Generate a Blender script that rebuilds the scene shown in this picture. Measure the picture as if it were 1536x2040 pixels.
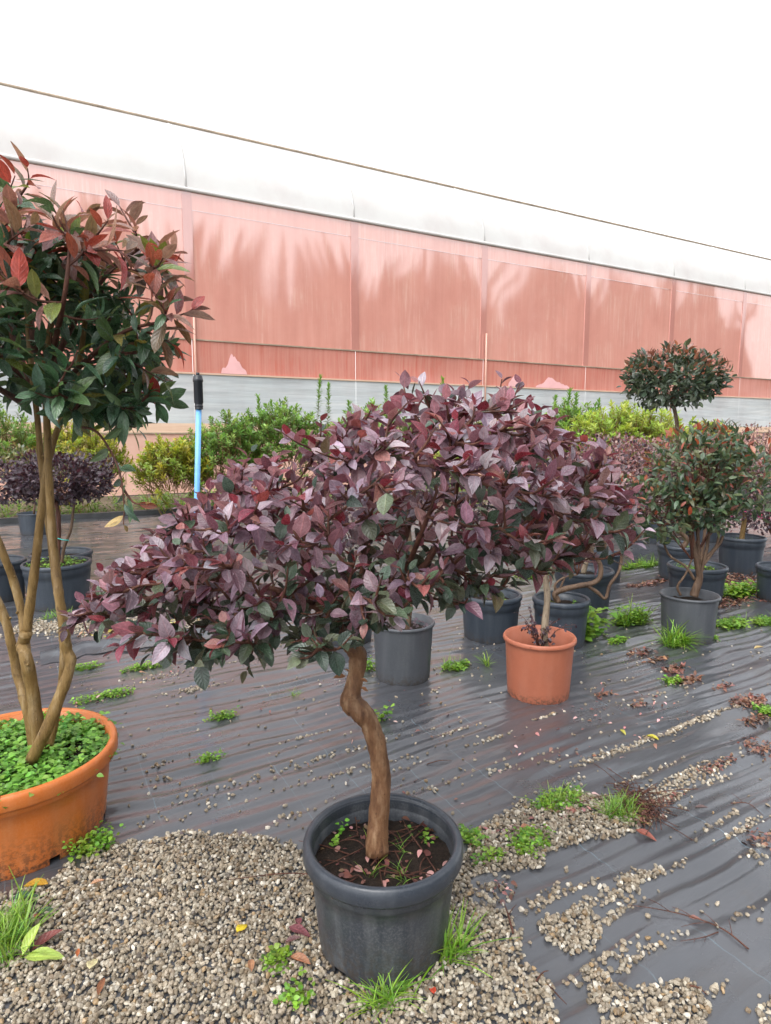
import bpy, math, random
import numpy as np
from mathutils import Matrix, Vector

# ------------------------------------------------------------------ camera, world, light
for o in list(bpy.data.objects):
    bpy.data.objects.remove(o, do_unlink=True)
SC = bpy.context.scene
COL = SC.collection
PI = math.pi
CAM_H = 1.45
PITCH = math.radians(7.15)
FPX = 1280.0                       # focal length in pixels of the 1536 x 2040 photograph
cam_d = bpy.data.cameras.new('camera')
cam = bpy.data.objects.new('camera', cam_d); COL.objects.link(cam)
cam.location = (0, 0, CAM_H)
cam.rotation_euler = (PI / 2 - PITCH, 0, 0)
cam_d.sensor_fit = 'VERTICAL'; cam_d.sensor_height = 24.0
cam_d.lens = 24.0 * FPX / 2040.0
cam_d.clip_start = 0.05; cam_d.clip_end = 2000
SC.camera = cam

world = bpy.data.worlds.new('World'); SC.world = world
world.use_nodes = True
nt = world.node_tree; nt.nodes.clear()
sky = nt.nodes.new('ShaderNodeTexSky'); sky.sky_type = 'NISHITA'; sky.sun_disc = False
SUN_EL, SUN_AZ = math.radians(58), math.radians(205)
sky.sun_elevation = SUN_EL; sky.sun_rotation = SUN_AZ
sky.air_density = 1.0; sky.dust_density = 2.0; sky.ozone_density = 1.0
hs = nt.nodes.new('ShaderNodeHueSaturation'); hs.inputs['Saturation'].default_value = 0.12
bg = nt.nodes.new('ShaderNodeBackground'); bg.inputs['Strength'].default_value = 0.15
wo = nt.nodes.new('ShaderNodeOutputWorld')
nt.links.new(sky.outputs[0], hs.inputs['Color']); nt.links.new(hs.outputs[0], bg.inputs[0]); nt.links.new(bg.outputs[0], wo.inputs[0])

sun_d = bpy.data.lights.new('sun', 'SUN'); sun_d.energy = 0.6; sun_d.angle = math.radians(40); sun_d.color = (1.0, 0.97, 0.93)
sun = bpy.data.objects.new('sun', sun_d); COL.objects.link(sun)
_sd = Vector((math.sin(SUN_AZ) * math.cos(SUN_EL), math.cos(SUN_AZ) * math.cos(SUN_EL), math.sin(SUN_EL)))
sun.rotation_euler = _sd.to_track_quat('Z', 'Y').to_euler()

SC.view_settings.view_transform = 'Standard'
SC.view_settings.look = 'None'
SC.view_settings.gamma = 1.0
SC.view_settings.use_curve_mapping = False
SC.view_settings.exposure = 1.5
SC.render.engine = 'CYCLES'
SC.cycles.use_denoising = True
SC.cycles.max_bounces = 6
SC.cycles.diffuse_bounces = 2
SC.cycles.use_adaptive_sampling = True
SC.cycles.adaptive_threshold = 0.02
SC.cycles.glossy_bounces = 3
SC.cycles.transmission_bounces = 3
SC.cycles.transparent_max_bounces = 4
SC.cycles.sample_clamp_indirect = 4.0

# ------------------------------------------------------------------ measuring helpers
SP, CP = math.sin(PITCH), math.cos(PITCH)
def ray(px, py):
    u = (px - 768) / FPX; v = (1020 - py) / FPX
    return u, CP + v * SP, -SP + v * CP
def at(px, py, Y):
    dx, dy, dz = ray(px, py); t = Y / dy
    return np.array((dx * t, Y, CAM_H + dz * t))
def gnd(px, py, z=0.0):
    dx, dy, dz = ray(px, py); t = (z - CAM_H) / dz
    return np.array((dx * t, dy * t, z))
def project(P):
    P = np.asarray(P, float)
    x = P[..., 0]; y = P[..., 1]; z = P[..., 2] - CAM_H
    dep = y * CP - z * SP
    up = y * SP + z * CP
    dep = np.maximum(dep, 0.05)
    return 768 + FPX * x / dep, 1020 - FPX * up / dep, dep

TAB = np.random.default_rng(5).random((256, 256))
def vnoise(x, y, seed=0):
    x = np.asarray(x, float) + seed * 37.31; y = np.asarray(y, float) + seed * 11.73
    xi = np.floor(x).astype(int); yi = np.floor(y).astype(int)
    fx = x - xi; fy = y - yi
    fx = fx * fx * (3 - 2 * fx); fy = fy * fy * (3 - 2 * fy)
    a = TAB[xi & 255, yi & 255]; b = TAB[(xi + 1) & 255, yi & 255]
    c = TAB[xi & 255, (yi + 1) & 255]; d = TAB[(xi + 1) & 255, (yi + 1) & 255]
    return (a * (1 - fx) + b * fx) * (1 - fy) + (c * (1 - fx) + d * fx) * fy

# the fabric and the greenhouse run along AX; BX points away towards the greenhouse
AX = np.array((0.869, 0.495)); BX = np.array((-0.495, 0.869))
YAW = math.atan2(AX[1], AX[0])
def ab(a, b, z=0.0):
    return (a * AX[0] + b * BX[0], a * AX[1] + b * BX[1], z)
def to_ab(x, y):
    return x * AX[0] + y * AX[1], x * BX[0] + y * BX[1]
def fab_z_ab(a, b):
    bw = b + 0.16 * vnoise(a / 1.2, b / 0.7, 1) + 0.05 * vnoise(a / 0.35, b / 0.22, 2)
    m = 0.25 + 0.9 * vnoise(a / 1.1, b / 0.45, 6)
    ph = 2 * PI * bw / 0.082 + 7 * vnoise(a / 0.9, b / 0.35, 9)
    w = (0.5 + 0.5 * np.sin(ph)) ** 2
    r1 = 1 - np.abs(2 * vnoise(a / 0.6, bw / 0.07, 3) - 1)
    r2 = 1 - np.abs(2 * vnoise(a / 0.25, bw / 0.033, 4) - 1)
    return 0.004 + 0.0062 * w * m + 0.012 * r1 ** 3 * m + 0.0035 * r2 ** 2 * m + 0.008 * vnoise(a / 1.7, b / 1.1, 7)
def fab_z(x, y):
    a, b = to_ab(np.asarray(x, float), np.asarray(y, float))
    return fab_z_ab(a, b)

# ------------------------------------------------------------------ mesh helpers
def np_mesh(name, V, F, uv=None, col=None, smooth=True):
    """V (n,3); F list of integer arrays (m,k); uv per vertex (n,2); col per vertex (n,3)"""
    me = bpy.data.meshes.new(name)
    V = np.asarray(V, np.float32)
    if isinstance(F, np.ndarray): F = [F]
    F = [np.asarray(f, np.int32) for f in F if len(f)]
    loops = np.concatenate([f.ravel() for f in F])
    tot = np.concatenate([np.full(len(f), f.shape[1], np.int32) for f in F])
    start = np.concatenate([[0], np.cumsum(tot)[:-1]]).astype(np.int32)
    me.vertices.add(len(V)); me.vertices.foreach_set('co', V.ravel())
    me.loops.add(len(loops)); me.loops.foreach_set('vertex_index', loops)
    me.polygons.add(len(tot)); me.polygons.foreach_set('loop_start', start); me.polygons.foreach_set('loop_total', tot)
    me.polygons.foreach_set('use_smooth', np.full(len(tot), smooth))
    if uv is not None:
        ul = me.uv_layers.new(name='UVMap')
        ul.data.foreach_set('uv', np.asarray(uv, np.float32)[loops].ravel())
    if col is not None:
        at_ = me.attributes.new('col', 'FLOAT_COLOR', 'POINT')
        c4 = np.ones((len(V), 4), np.float32); c4[:, :3] = col
        at_.data.foreach_set('color', c4.ravel())
    me.update(calc_edges=True); me.validate()
    return me

class Buf:
    def __init__(s): s.V = []; s.F = {}; s.UV = []; s.C = []; s.n = 0
    def add(s, V, F, uv=None, col=(0.5, 0.5, 0.5)):
        V = np.asarray(V, float)
        for f in (F if isinstance(F, list) else [F]):
            f = np.asarray(f)
            if len(f): s.F.setdefault(f.shape[1], []).append(f + s.n)
        s.V.append(V); s.UV.append(np.zeros((len(V), 2)) if uv is None else uv)
        c = np.asarray(col, float)
        s.C.append(np.broadcast_to(c, (len(V), 3)) if c.ndim == 1 else c)
        s.n += len(V)
    def mesh(s, name, smooth=True):
        return np_mesh(name, np.concatenate(s.V), [np.concatenate(v) for v in s.F.values()],
                       np.concatenate(s.UV), np.concatenate(s.C), smooth)
    def build(s, name, mat, parent=None, smooth=True):
        return obj(name, s.mesh(name, smooth), mat, parent)

def obj(name, me, mat=None, parent=None):
    o = bpy.data.objects.new(name, me); COL.objects.link(o)
    if mat is not None and not me.materials: me.materials.append(mat)
    if parent is not None: o.parent = parent
    return o
def empty(name, loc=(0, 0, 0), rz=0.0):
    o = bpy.data.objects.new(name, None); COL.objects.link(o)
    o.location = loc; o.rotation_euler = (0, 0, rz); o.empty_display_size = 0.1
    return o
def tag(o, label=None, cat=None, group=None, kind=None):
    if label: o['label'] = label
    if cat: o['category'] = cat
    if group: o['group'] = group
    if kind: o['kind'] = kind
    return o

def box(x0, x1, y0, y1, z0, z1):
    V = [(x, y, z) for z in (z0, z1) for y in (y0, y1) for x in (x0, x1)]
    F = np.array([(0, 2, 3, 1), (4, 5, 7, 6), (0, 1, 5, 4), (2, 6, 7, 3), (0, 4, 6, 2), (1, 3, 7, 5)])
    return np.array(V, float), F

def spline(P, n):
    """Catmull-Rom through the points P (k,d), n samples per span"""
    P = np.asarray(P, float)
    Q = np.vstack([2 * P[0] - P[1], P, 2 * P[-1] - P[-2]])
    out = []
    for i in range(1, len(Q) - 2):
        t = np.linspace(0, 1, n, endpoint=False)[:, None]
        p0, p1, p2, p3 = Q[i - 1], Q[i], Q[i + 1], Q[i + 2]
        out.append(0.5 * (2 * p1 + (p2 - p0) * t + (2 * p0 - 5 * p1 + 4 * p2 - p3) * t ** 2 + (3 * p1 - p0 - 3 * p2 + p3) * t ** 3))
    out.append(Q[-2][None])
    return np.concatenate(out)

def tube(path, rad, seg=6, bump=0.0, seed=0, cap=True):
    path = np.asarray(path, float); n = len(path)
    rad = np.broadcast_to(np.asarray(rad, float), (n,))
    T = np.gradient(path, axis=0); T /= np.linalg.norm(T, axis=1)[:, None] + 1e-9
    ref = np.array((0.31, 0.95, 0.05)) if abs(T[0][2]) > 0.5 else np.array((0.05, 0.1, 0.99))
    N = np.zeros_like(T); u = ref - T[0] * ref.dot(T[0]); u /= np.linalg.norm(u)
    for i in range(n):
        u = u - T[i] * u.dot(T[i]); u /= np.linalg.norm(u) + 1e-9; N[i] = u
    B = np.cross(T, N)
    th = np.arange(seg) * 2 * PI / seg
    r = rad[:, None] * np.ones(seg)
    if bump:
        k = np.arange(n)[:, None] * 0.6
        r = r * (1 + bump * (vnoise(k + 0 * th, 3 * np.cos(th)[None] + 3 + 0 * k, seed) - 0.5) * 2
                 + bump * 0.7 * (vnoise(k * 3, 3 * np.sin(th)[None] + 9 + 0 * k, seed + 3) - 0.5) * 2)
    V = path[:, None, :] + r[..., None] * (np.cos(th)[None, :, None] * N[:, None, :] + np.sin(th)[None, :, None] * B[:, None, :])
    V = V.reshape(-1, 3)
    i = np.arange(n - 1)[:, None] * seg; j = np.arange(seg)[None]
    F = np.stack([i + j, i + (j + 1) % seg, i + seg + (j + 1) % seg, i + seg + j], -1).reshape(-1, 4)
    uv = np.stack([np.tile(th / (2 * PI), n), np.repeat(np.arange(n) / max(1, n - 1), seg)], -1)
    Fs = [F]
    if cap:
        Fs.append(np.array([list(range((n - 1) * seg, n * seg))]))
        Fs.append(np.array([list(range(seg))[::-1]]))
    return V, Fs, uv

def lathe(prof, seg=48, flute=0, famp=0.0, skip=()):
    """prof: (r, z) list from the outside bottom over the rim to the inside; skip = set of (row, seg) faces to leave open"""
    prof = np.asarray(prof, float); n = len(prof)
    th = np.arange(seg) * 2 * PI / seg
    r = prof[:, 0][:, None] * np.ones(seg)
    if flute:
        w = famp * np.tanh(4 * np.sin(flute * th))[None]
        r = r + w * (np.abs(prof[:, 2])[:, None] if prof.shape[1] > 2 else 1)
    V = np.stack([r * np.cos(th), r * np.sin(th), prof[:, 1][:, None] * np.ones(seg)], -1).reshape(-1, 3)
    F = []
    for i in range(n - 1):
        for j in range(seg):
            if (i, j) in skip: continue
            F.append((i * seg + j, i * seg + (j + 1) % seg, (i + 1) * seg + (j + 1) % seg, (i + 1) * seg + j))
    return V, np.array(F)

# ------------------------------------------------------------------ materials
class NT:
    def __init__(s, name):
        s.m = bpy.data.materials.new(name); s.m.use_nodes = True
        s.t = s.m.node_tree; s.t.nodes.clear()
        s.out = s.n('OutputMaterial')
    def n(s, typ, **kw):
        nd = s.t.nodes.new('ShaderNode' + typ)
        for k, v in kw.items():
            if k.startswith('i_'): nd.inputs[k[2:].replace('_', ' ')].default_value = v
            else: setattr(nd, k, v)
        return nd
    def l(s, a, b): s.t.links.new(a, b)
    def noise(s, scale, detail=4, vec=None, rough=0.5, stretch=None):
        nd = s.n('TexNoise'); nd.inputs['Scale'].default_value = scale; nd.inputs['Detail'].default_value = detail; nd.inputs['Roughness'].default_value = rough
        src = vec if vec is not None else s.obj()
        if stretch:
            mp = s.n('Mapping'); mp.inputs['Scale'].default_value = stretch; s.l(src, mp.inputs[0]); src = mp.outputs[0]
        s.l(src, nd.inputs['Vector']); return nd.outputs['Fac']
    def obj(s):
        if not hasattr(s, '_tc'): s._tc = s.n('TexCoord')
        return s._tc.outputs['Object']
    def ramp(s, fac, stops):
        r = s.n('ValToRGB'); e = r.color_ramp.elements
        while len(e) < len(stops): e.new(0.5)
        for k, (p, c) in enumerate(stops):
            e[k].position = p; e[k].color = (*c, 1) if not isinstance(c, (int, float)) else (c, c, c, 1)
        s.l(fac, r.inputs[0]); return r.outputs[0]
    def mix(s, fac, a, b, mode='MIX'):
        m = s.n('Mix', data_type='RGBA', blend_type=mode)
        for v, k in ((fac, 0), (a, 6), (b, 7)):
            if isinstance(v, (int, float)): m.inputs[k].default_value = v if k == 0 else (v, v, v, 1)
            elif isinstance(v, tuple): m.inputs[k].default_value = (*v, 1)
            else: s.l(v, m.inputs[k])
        return m.outputs[2]
    def math(s, op, a, b=None):
        m = s.n('Math', operation=op)
        for v, k in ((a, 0), (b, 1)):
            if v is None: continue
            if isinstance(v, (int, float)): m.inputs[k].default_value = v
            else: s.l(v, m.inputs[k])
        return m.outputs[0]
    def bump(s, h, strength=0.3, dist=0.01):
        b = s.n('Bump'); b.inputs['Strength'].default_value = strength; b.inputs['Distance'].default_value = dist
        s.l(h, b.inputs['Height']); return b.outputs[0]
    def principled(s, base, rough=0.5, normal=None, spec=0.5, coat=None):
        p = s.n('BsdfPrincipled')
        for v, k in ((base, 'Base Color'), (rough, 'Roughness'), (spec, 'Specular IOR Level')):
            if isinstance(v, (int, float)): p.inputs[k].default_value = v
            elif isinstance(v, tuple): p.inputs[k].default_value = (*v, 1)
            else: s.l(v, p.inputs[k])
        if normal is not None: s.l(normal, p.inputs['Normal'])
        if coat:
            p.inputs['Coat Weight'].default_value = coat[0]; p.inputs['Coat Roughness'].default_value = coat[1]; p.inputs['Coat IOR'].default_value = coat[2]
        return p
    def done(s, shader):
        s.l(shader.outputs[0] if hasattr(shader, 'outputs') else shader, s.out.inputs[0]); return s.m

def leaf_mat(name, source, rough=0.38, trans=0.25, back=(1.0, 0.8, 0.8), backmix=0.5, veins=True, spec=0.65):
    m = NT(name)
    if source == 'object': c = m.n('ObjectInfo').outputs['Color']
    else: c = m.n('Attribute', attribute_name='col').outputs['Color']
    geo = m.n('NewGeometry')
    bk = m.mix(1.0, c, back, 'MULTIPLY')
    bfac = m.math('MULTIPLY', geo.outputs['Backfacing'], backmix)
    base = m.mix(bfac, c, bk)
    nrm = None
    if veins:
        uv = m.n('UVMap').outputs[0]
        sx = m.n('SeparateXYZ'); m.l(uv, sx.inputs[0])
        ax = m.math('ABSOLUTE', m.math('SUBTRACT', sx.outputs[0], 0.5))
        ph = m.math('SUBTRACT', m.math('MULTIPLY', sx.outputs[1], 6.5), m.math('MULTIPLY', ax, 4.0))
        w = m.math('POWER', m.math('ABSOLUTE', m.math('SINE', m.math('MULTIPLY', ph, PI))), 0.35)
        mid = m.math('MINIMUM', m.math('MULTIPLY', ax, 14.0), 1.0)
        h = m.math('MULTIPLY', w, mid)
        vo = m.n('VectorMath', operation='MULTIPLY_ADD'); m.l(c, vo.inputs[0]); vo.inputs[1].default_value = (311, 517, 713); m.l(uv, vo.inputs[2])
        nz = m.noise(3.2, 4, vec=vo.outputs[0], rough=0.6)
        fine = m.noise(16, 3, vec=vo.outputs[0], rough=0.6)
        hh = m.math('ADD', h, m.math('ADD', m.math('MULTIPLY', nz, 0.8), m.math('MULTIPLY', fine, 0.7)))
        nrm = m.bump(hh, 0.5, 0.0018)
        base = m.mix(m.math('MULTIPLY', m.math('SUBTRACT', 1.0, mid), 0.35), base, m.mix(1.0, base, (1.9, 1.5, 1.4), 'MULTIPLY'))
        base = m.mix(m.ramp(nz, [(0.40, 0.0), (0.66, 0.85)]), base, m.mix(1.0, base, (0.62, 0.55, 0.57), 'MULTIPLY'))
        base = m.mix(m.math('MULTIPLY', m.math('SUBTRACT', 1.0, w), 0.13), base, m.mix(1.0, base, (0.5, 0.5, 0.5), 'MULTIPLY'))
        edge = m.ramp(ax, [(0.36, 0.0), (0.5, 0.4)])
        base = m.mix(edge, base, m.mix(1.0, base, (1.5, 1.35, 1.4), 'MULTIPLY'))
        rg = m.ramp(fine, [(0.35, rough * 0.6), (0.7, min(1, rough * 1.6))])
    else: rg = rough
    p = m.principled(base, rg, nrm, spec)
    t = m.n('BsdfTranslucent'); m.l(m.mix(1.0, base, (1.5, 1.3, 1.2), 'MULTIPLY'), t.inputs[0])
    mx = m.n('MixShader'); mx.inputs[0].default_value = trans
    m.l(p.outputs[0], mx.inputs[1]); m.l(t.outputs[0], mx.inputs[2])
    return m.done(mx)

M = {}
M['purple_leaf'] = leaf_mat('purple_leaf', 'object', 0.27, 0.17, (1.5, 0.92, 0.85), 0.7)
M['purple_leaf_mass'] = leaf_mat('purple_leaf_mass', 'attr', 0.27, 0.17, (1.5, 0.92, 0.85), 0.7)
M['glossy_leaf'] = leaf_mat('glossy_leaf', 'object', 0.24, 0.2, (1.5, 1.5, 1.2), 0.8)
M['glossy_leaf_mass'] = leaf_mat('glossy_leaf_mass', 'attr', 0.24, 0.2, (1.5, 1.5, 1.2), 0.8)
M['bush_leaf'] = leaf_mat('bush_leaf', 'attr', 0.42, 0.35, (1.1, 1.1, 1.0), 0.5, veins=False)
M['litter'] = leaf_mat('litter', 'attr', 0.45, 0.1, (1, 1, 1), 0.0, veins=False)
M['fallen_leaf'] = leaf_mat('fallen_leaf', 'object', 0.35, 0.1, (1, 1, 1), 0.0)

def bark(name, c0, c1, c2, scale=40):
    m = NT(name)
    n1 = m.noise(scale, 6, stretch=(1, 1, 0.22), rough=0.65); n2 = m.noise(scale * 0.22, 4)
    c = m.ramp(n1, [(0.3, c0), (0.52, c1), (0.75, c2)])
    c = m.mix(m.ramp(n2, [(0.4, 0.0), (0.65, 0.7)]), c, m.mix(1.0, c, (0.55, 0.5, 0.48), 'MULTIPLY'))
    n3 = m.noise(scale * 3.5, 4, stretch=(1, 1, 0.4), rough=0.7)
    c = m.mix(m.ramp(n3, [(0.56, 0.0), (0.68, 0.75)]), c, m.mix(1.0, c, (0.35, 0.3, 0.28), 'MULTIPLY'))
    return m.done(m.principled(c, 0.62, m.bump(m.math('ADD', n1, m.math('MULTIPLY', n3, 0.5)), 0.9, 0.008), 0.4))
M['bark_tan'] = bark('bark_tan', (0.085, 0.036, 0.018), (0.22, 0.11, 0.052), (0.44, 0.29, 0.17))
M['bark_red'] = bark('bark_red', (0.05, 0.018, 0.012), (0.12, 0.045, 0.028), (0.2, 0.09, 0.055), 60)
M['bark_olive'] = bark('bark_olive', (0.13, 0.075, 0.02), (0.24, 0.15, 0.05), (0.40, 0.30, 0.17), 26)
M['bark_brown'] = bark('bark_brown', (0.06, 0.034, 0.02), (0.13, 0.08, 0.05), (0.22, 0.145, 0.095), 30)
M['bark_grey'] = bark('bark_grey', (0.16, 0.12, 0.085), (0.30, 0.24, 0.17), (0.45, 0.38, 0.28), 30)

def plastic(name, base, dust, rough=0.42, dustlow=0.0, wet=0.35):
    m = NT(name)
    o = m.obj(); sx = m.n('SeparateXYZ'); m.l(o, sx.inputs[0])
    fine = m.noise(160, 4, rough=0.7); big = m.noise(9, 5, rough=0.6)
    streak = m.noise(22, 4, stretch=(1, 1, 0.12))
    f = m.math('MULTIPLY', m.ramp(fine, [(0.45, 0.0), (0.8, 1.0)]), m.ramp(big, [(0.35, 0.25), (0.7, 0.9)]))
    f2 = m.math('MULTIPLY', m.ramp(streak, [(0.45, 0.0), (0.75, 1.0)]), 0.5)
    fac = m.math('MINIMUM', m.math('ADD', f, f2), 1.0)
    c = m.mix(m.math('MULTIPLY', fac, 0.55), base, dust)
    c = m.mix(m.ramp(big, [(0.3, 0.0), (0.75, 0.55)]), c, m.mix(1.0, c, (0.72, 0.72, 0.74), 'MULTIPLY'))
    if dustlow:
        low = m.math('MULTIPLY', m.ramp(sx.outputs[2], [(0.02, 1.0), (dustlow, 0.0)]), m.ramp(m.noise(60, 5, rough=0.75), [(0.46, 0.0), (0.56, 1.0)]))
        c = m.mix(m.math('MULTIPLY', low, 0.75), c, (0.045, 0.032, 0.022))
    r = m.ramp(big, [(0.3, rough * wet * 2), (0.7, min(1, rough * 1.35))])
    return m.done(m.principled(c, r, m.bump(fine, 0.12, 0.002), 0.45))
M['black_pot'] = plastic('black_pot', (0.034, 0.040, 0.050), (0.24, 0.245, 0.25), 0.42, 0.17)
M['black_pot_rim'] = plastic('black_pot_rim', (0.034, 0.041, 0.053), (0.10, 0.11, 0.125), 0.32, 0.0)
M['dark_pot'] = plastic('dark_pot', (0.030, 0.040, 0.055), (0.10, 0.115, 0.13), 0.4, 0.08)
M['grey_pot'] = plastic('grey_pot', (0.062, 0.068, 0.078), (0.14, 0.145, 0.155), 0.45, 0.07)
M['orange_pot'] = plastic('orange_pot', (0.56, 0.150, 0.028), (0.64, 0.30, 0.15), 0.40, 0.17)
M['terracotta_pot'] = plastic('terracotta_pot', (0.37, 0.115, 0.062), (0.43, 0.175, 0.11), 0.45, 0.06)

def soil_mat():
    m = NT('soil')
    n1 = m.noise(70, 6, rough=0.7); n2 = m.noise(220, 4, rough=0.7)
    c = m.ramp(n1, [(0.3, (0.010, 0.007, 0.005)), (0.6, (0.035, 0.022, 0.015)), (0.8, (0.08, 0.05, 0.03))])
    return m.done(m.principled(c, 0.75, m.bump(m.math('ADD', n1, m.math('MULTIPLY', n2, 0.5)), 1.0, 0.012), 0.3))
M['soil'] = soil_mat()

def fabric_mat():
    m = NT('woven_ground_fabric')
    o = m.obj(); sx = m.n('SeparateXYZ'); m.l(o, sx.inputs[0])
    brk = m.ramp(m.noise(2.2, 3), [(0.42, 0.0), (0.66, 1.0)])
    def line(c, period, w):
        fr = m.math('FRACT', m.math('DIVIDE', c, period))
        return m.math('LESS_THAN', m.math('ABSOLUTE', m.math('SUBTRACT', fr, 0.5)), w / period / 2)
    wob = m.math('MULTIPLY', m.math('SUBTRACT', m.noise(1.3, 2), 0.5), 0.03)
    l1 = line(m.math('ADD', sx.outputs[0], wob), 0.25, 0.0042)
    l2 = m.math('MULTIPLY', line(m.math('ADD', sx.outputs[1], wob), 0.50, 0.004), 0.6)
    ln = m.math('MULTIPLY', m.math('MAXIMUM', l1, l2), brk)
    n1 = m.noise(1.4, 5); n2 = m.noise(30, 5, rough=0.7)
    c = m.ramp(n1, [(0.3, (0.044, 0.047, 0.055)), (0.7, (0.070, 0.073, 0.082))])
    dirt = m.math('MULTIPLY', m.ramp(m.noise(3.1, 6, rough=0.65), [(0.52, 0.0), (0.75, 1.0)]), m.ramp(n2, [(0.4, 0.2), (0.7, 1.0)]))
    c = m.mix(m.math('MULTIPLY', dirt, 0.45), c, (0.075, 0.060, 0.045))
    c = m.mix(m.math('MULTIPLY', ln, 0.62), c, (0.13, 0.20, 0.24))
    rg = m.ramp(m.noise(2.6, 5, rough=0.6), [(0.3, 0.20), (0.55, 0.36), (0.75, 0.5)])
    wv = m.n('TexWave', wave_type='BANDS', bands_direction='X'); wv.inputs['Scale'].default_value = 130; wv.inputs['Distortion'].default_value = 1.5; m.l(o, wv.inputs[0])
    h = m.math('ADD', m.math('MULTIPLY', wv.outputs['Fac'], 0.15), n2)
    h2 = m.noise(14, 4, stretch=(0.25, 1.6, 1))
    nb = m.bump(m.math('ADD', m.math('MULTIPLY', h, 0.25), h2), 0.35, 0.012)
    return m.done(m.principled(c, rg, nb, 0.6, (0.9, 0.14, 1.5)))
M['fabric'] = fabric_mat()

def simple(name, c, rough=0.5, var=0.3, scale=20, spec=0.5, bumps=0.0):
    m = NT(name); n = m.noise(scale, 5, rough=0.6)
    cc = m.mix(m.ramp(n, [(0.3, 0.0), (0.7, 1.0)]), tuple(x * (1 - var) for x in c), tuple(min(1, x * (1 + var)) for x in c))
    return m.done(m.principled(cc, rough, m.bump(n, bumps, 0.01) if bumps else None, spec))
M['ground'] = simple('ground', (0.12, 0.095, 0.065), 0.9, 0.4, 3, 0.3, 0.5)
M['pipe_blue'] = simple('pipe_blue', (0.16, 0.42, 0.78), 0.4, 0.12, 25)
M['black_fitting'] = simple('black_fitting', (0.02, 0.022, 0.027), 0.35, 0.2, 40)
M['kerb'] = simple('kerb', (0.05, 0.052, 0.055), 0.45, 0.3, 6)
M['tie'] = simple('tie', (0.05, 0.45, 0.40), 0.5, 0.1)
M['steel'] = simple('steel', (0.5, 0.5, 0.5), 0.4, 0.15, 8)
M['moss'] = simple('moss', (0.10, 0.16, 0.02), 0.9, 0.5, 200)

def stone_mat():
    m = NT('gravel_stone')
    c = m.n('Attribute', attribute_name='col').outputs['Color']
    n = m.noise(260, 4, rough=0.7)
    c = m.mix(m.ramp(n, [(0.3, 0.0), (0.7, 0.7)]), c, m.mix(1.0, c, (0.6, 0.57, 0.52), 'MULTIPLY'))
    return m.done(m.principled(c, 0.42, m.bump(n, 0.4, 0.002), 0.5))
M['stone'] = stone_mat()

# greenhouse films, in the greenhouse's own coordinates (x along the wall, y away, z up)
def film_mat(name, stops, streak=(14, 1, 0.35), coat=(1.0, 0.06, 2.0), drip=None, folds=None, low=None):
    m = NT(name); o = m.obj(); sx = m.n('SeparateXYZ'); m.l(o, sx.inputs[0])
    n1 = m.noise(1.0, 6, stretch=streak, rough=0.65)
    n2 = m.noise(0.35, 4)
    f = m.math('ADD', m.math('MULTIPLY', n1, 0.7), m.math('MULTIPLY', n2, 0.3))
    c = m.ramp(f, stops)
    blot = m.noise(0.9, 6, stretch=(1, 1, 0.8), rough=0.62)
    c = m.mix(m.ramp(blot, [(0.42, 0.0), (0.68, 0.6)]), c, m.mix(1.0, c, (0.86, 0.80, 0.80), 'MULTIPLY'))
    if drip:
        d = m.math('MULTIPLY', m.ramp(m.noise(1.0, 5, stretch=(17, 1, 0.75), rough=0.75), [(0.47, 0.0), (0.68, 1.0)]), m.ramp(m.noise(0.8, 5, rough=0.6), [(0.46, 0.0), (0.60, 1.0)]))
        c = m.mix(m.math('MULTIPLY', d, drip[1]), c, drip[0])
    wav = m.noise(1.0, 4, stretch=folds or (0.5, 1, 0.25))
    fine = m.noise(1.0, 4, stretch=(9, 1, 1.2))
    nb = m.bump(m.math('ADD', wav, m.math('MULTIPLY', fine, 0.05)), 0.12 if not folds else 0.5, 0.05)
    p = m.principled(c, 0.45, nb, 0.3, coat)
    t = m.n('BsdfTranslucent'); m.l(c, t.inputs[0])
    mx = m.n('MixShader'); mx.inputs[0].default_value = 0.12
    m.l(p.outputs[0], mx.inputs[1]); m.l(t.outputs[0], mx.inputs[2])
    return m.done(mx)
M['pink_film'] = film_mat('pink_film', [(0.3, (0.70, 0.305, 0.24)), (0.5, (0.76, 0.345, 0.275)), (0.7, (0.80, 0.40, 0.325))], streak=(5, 1, 0.3), drip=((0.86, 0.58, 0.47), 0.5), coat=(1.0, 0.05, 2.6))
M['pink_film_low'] = film_mat('pink_film_low', [(0.3, (0.54, 0.18, 0.13)), (0.5, (0.60, 0.255, 0.20)), (0.7, (0.66, 0.32, 0.26))], coat=(0.3, 0.15, 1.6), drip=((0.55, 0.115, 0.075), 0.6))
M['white_film'] = film_mat('white_film', [(0.3, (0.42, 0.46, 0.48)), (0.5, (0.55, 0.58, 0.59)), (0.7, (0.68, 0.69, 0.68))], streak=(0.35, 1, 7), coat=(0.5, 0.15, 1.5), folds=(0.4, 1, 6))
M['pale_pink'] = film_mat('pale_pink', [(0.3, (0.62, 0.36, 0.27)), (0.5, (0.72, 0.43, 0.34)), (0.7, (0.78, 0.52, 0.42))], streak=(2, 1, 2), coat=(0.2, 0.3, 1.5))
M['beige_film'] = film_mat('beige_film', [(0.3, (0.62, 0.40, 0.27)), (0.5, (0.74, 0.52, 0.38)), (0.7, (0.80, 0.62, 0.48))], streak=(0.8, 1, 14), coat=(0.2, 0.3, 1.5))
M['roof_film'] = film_mat('roof_film', [(0.3, (0.60, 0.595, 0.58)), (0.7, (0.68, 0.675, 0.66))], streak=(0.6, 0.6, 0.6), coat=(0.15, 0.3, 1.4))
M['film_post'] = film_mat('film_post', [(0.3, (0.60, 0.25, 0.205)), (0.7, (0.68, 0.305, 0.25))], streak=(5, 1, 0.3), coat=(1.0, 0.05, 2.6))
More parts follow.
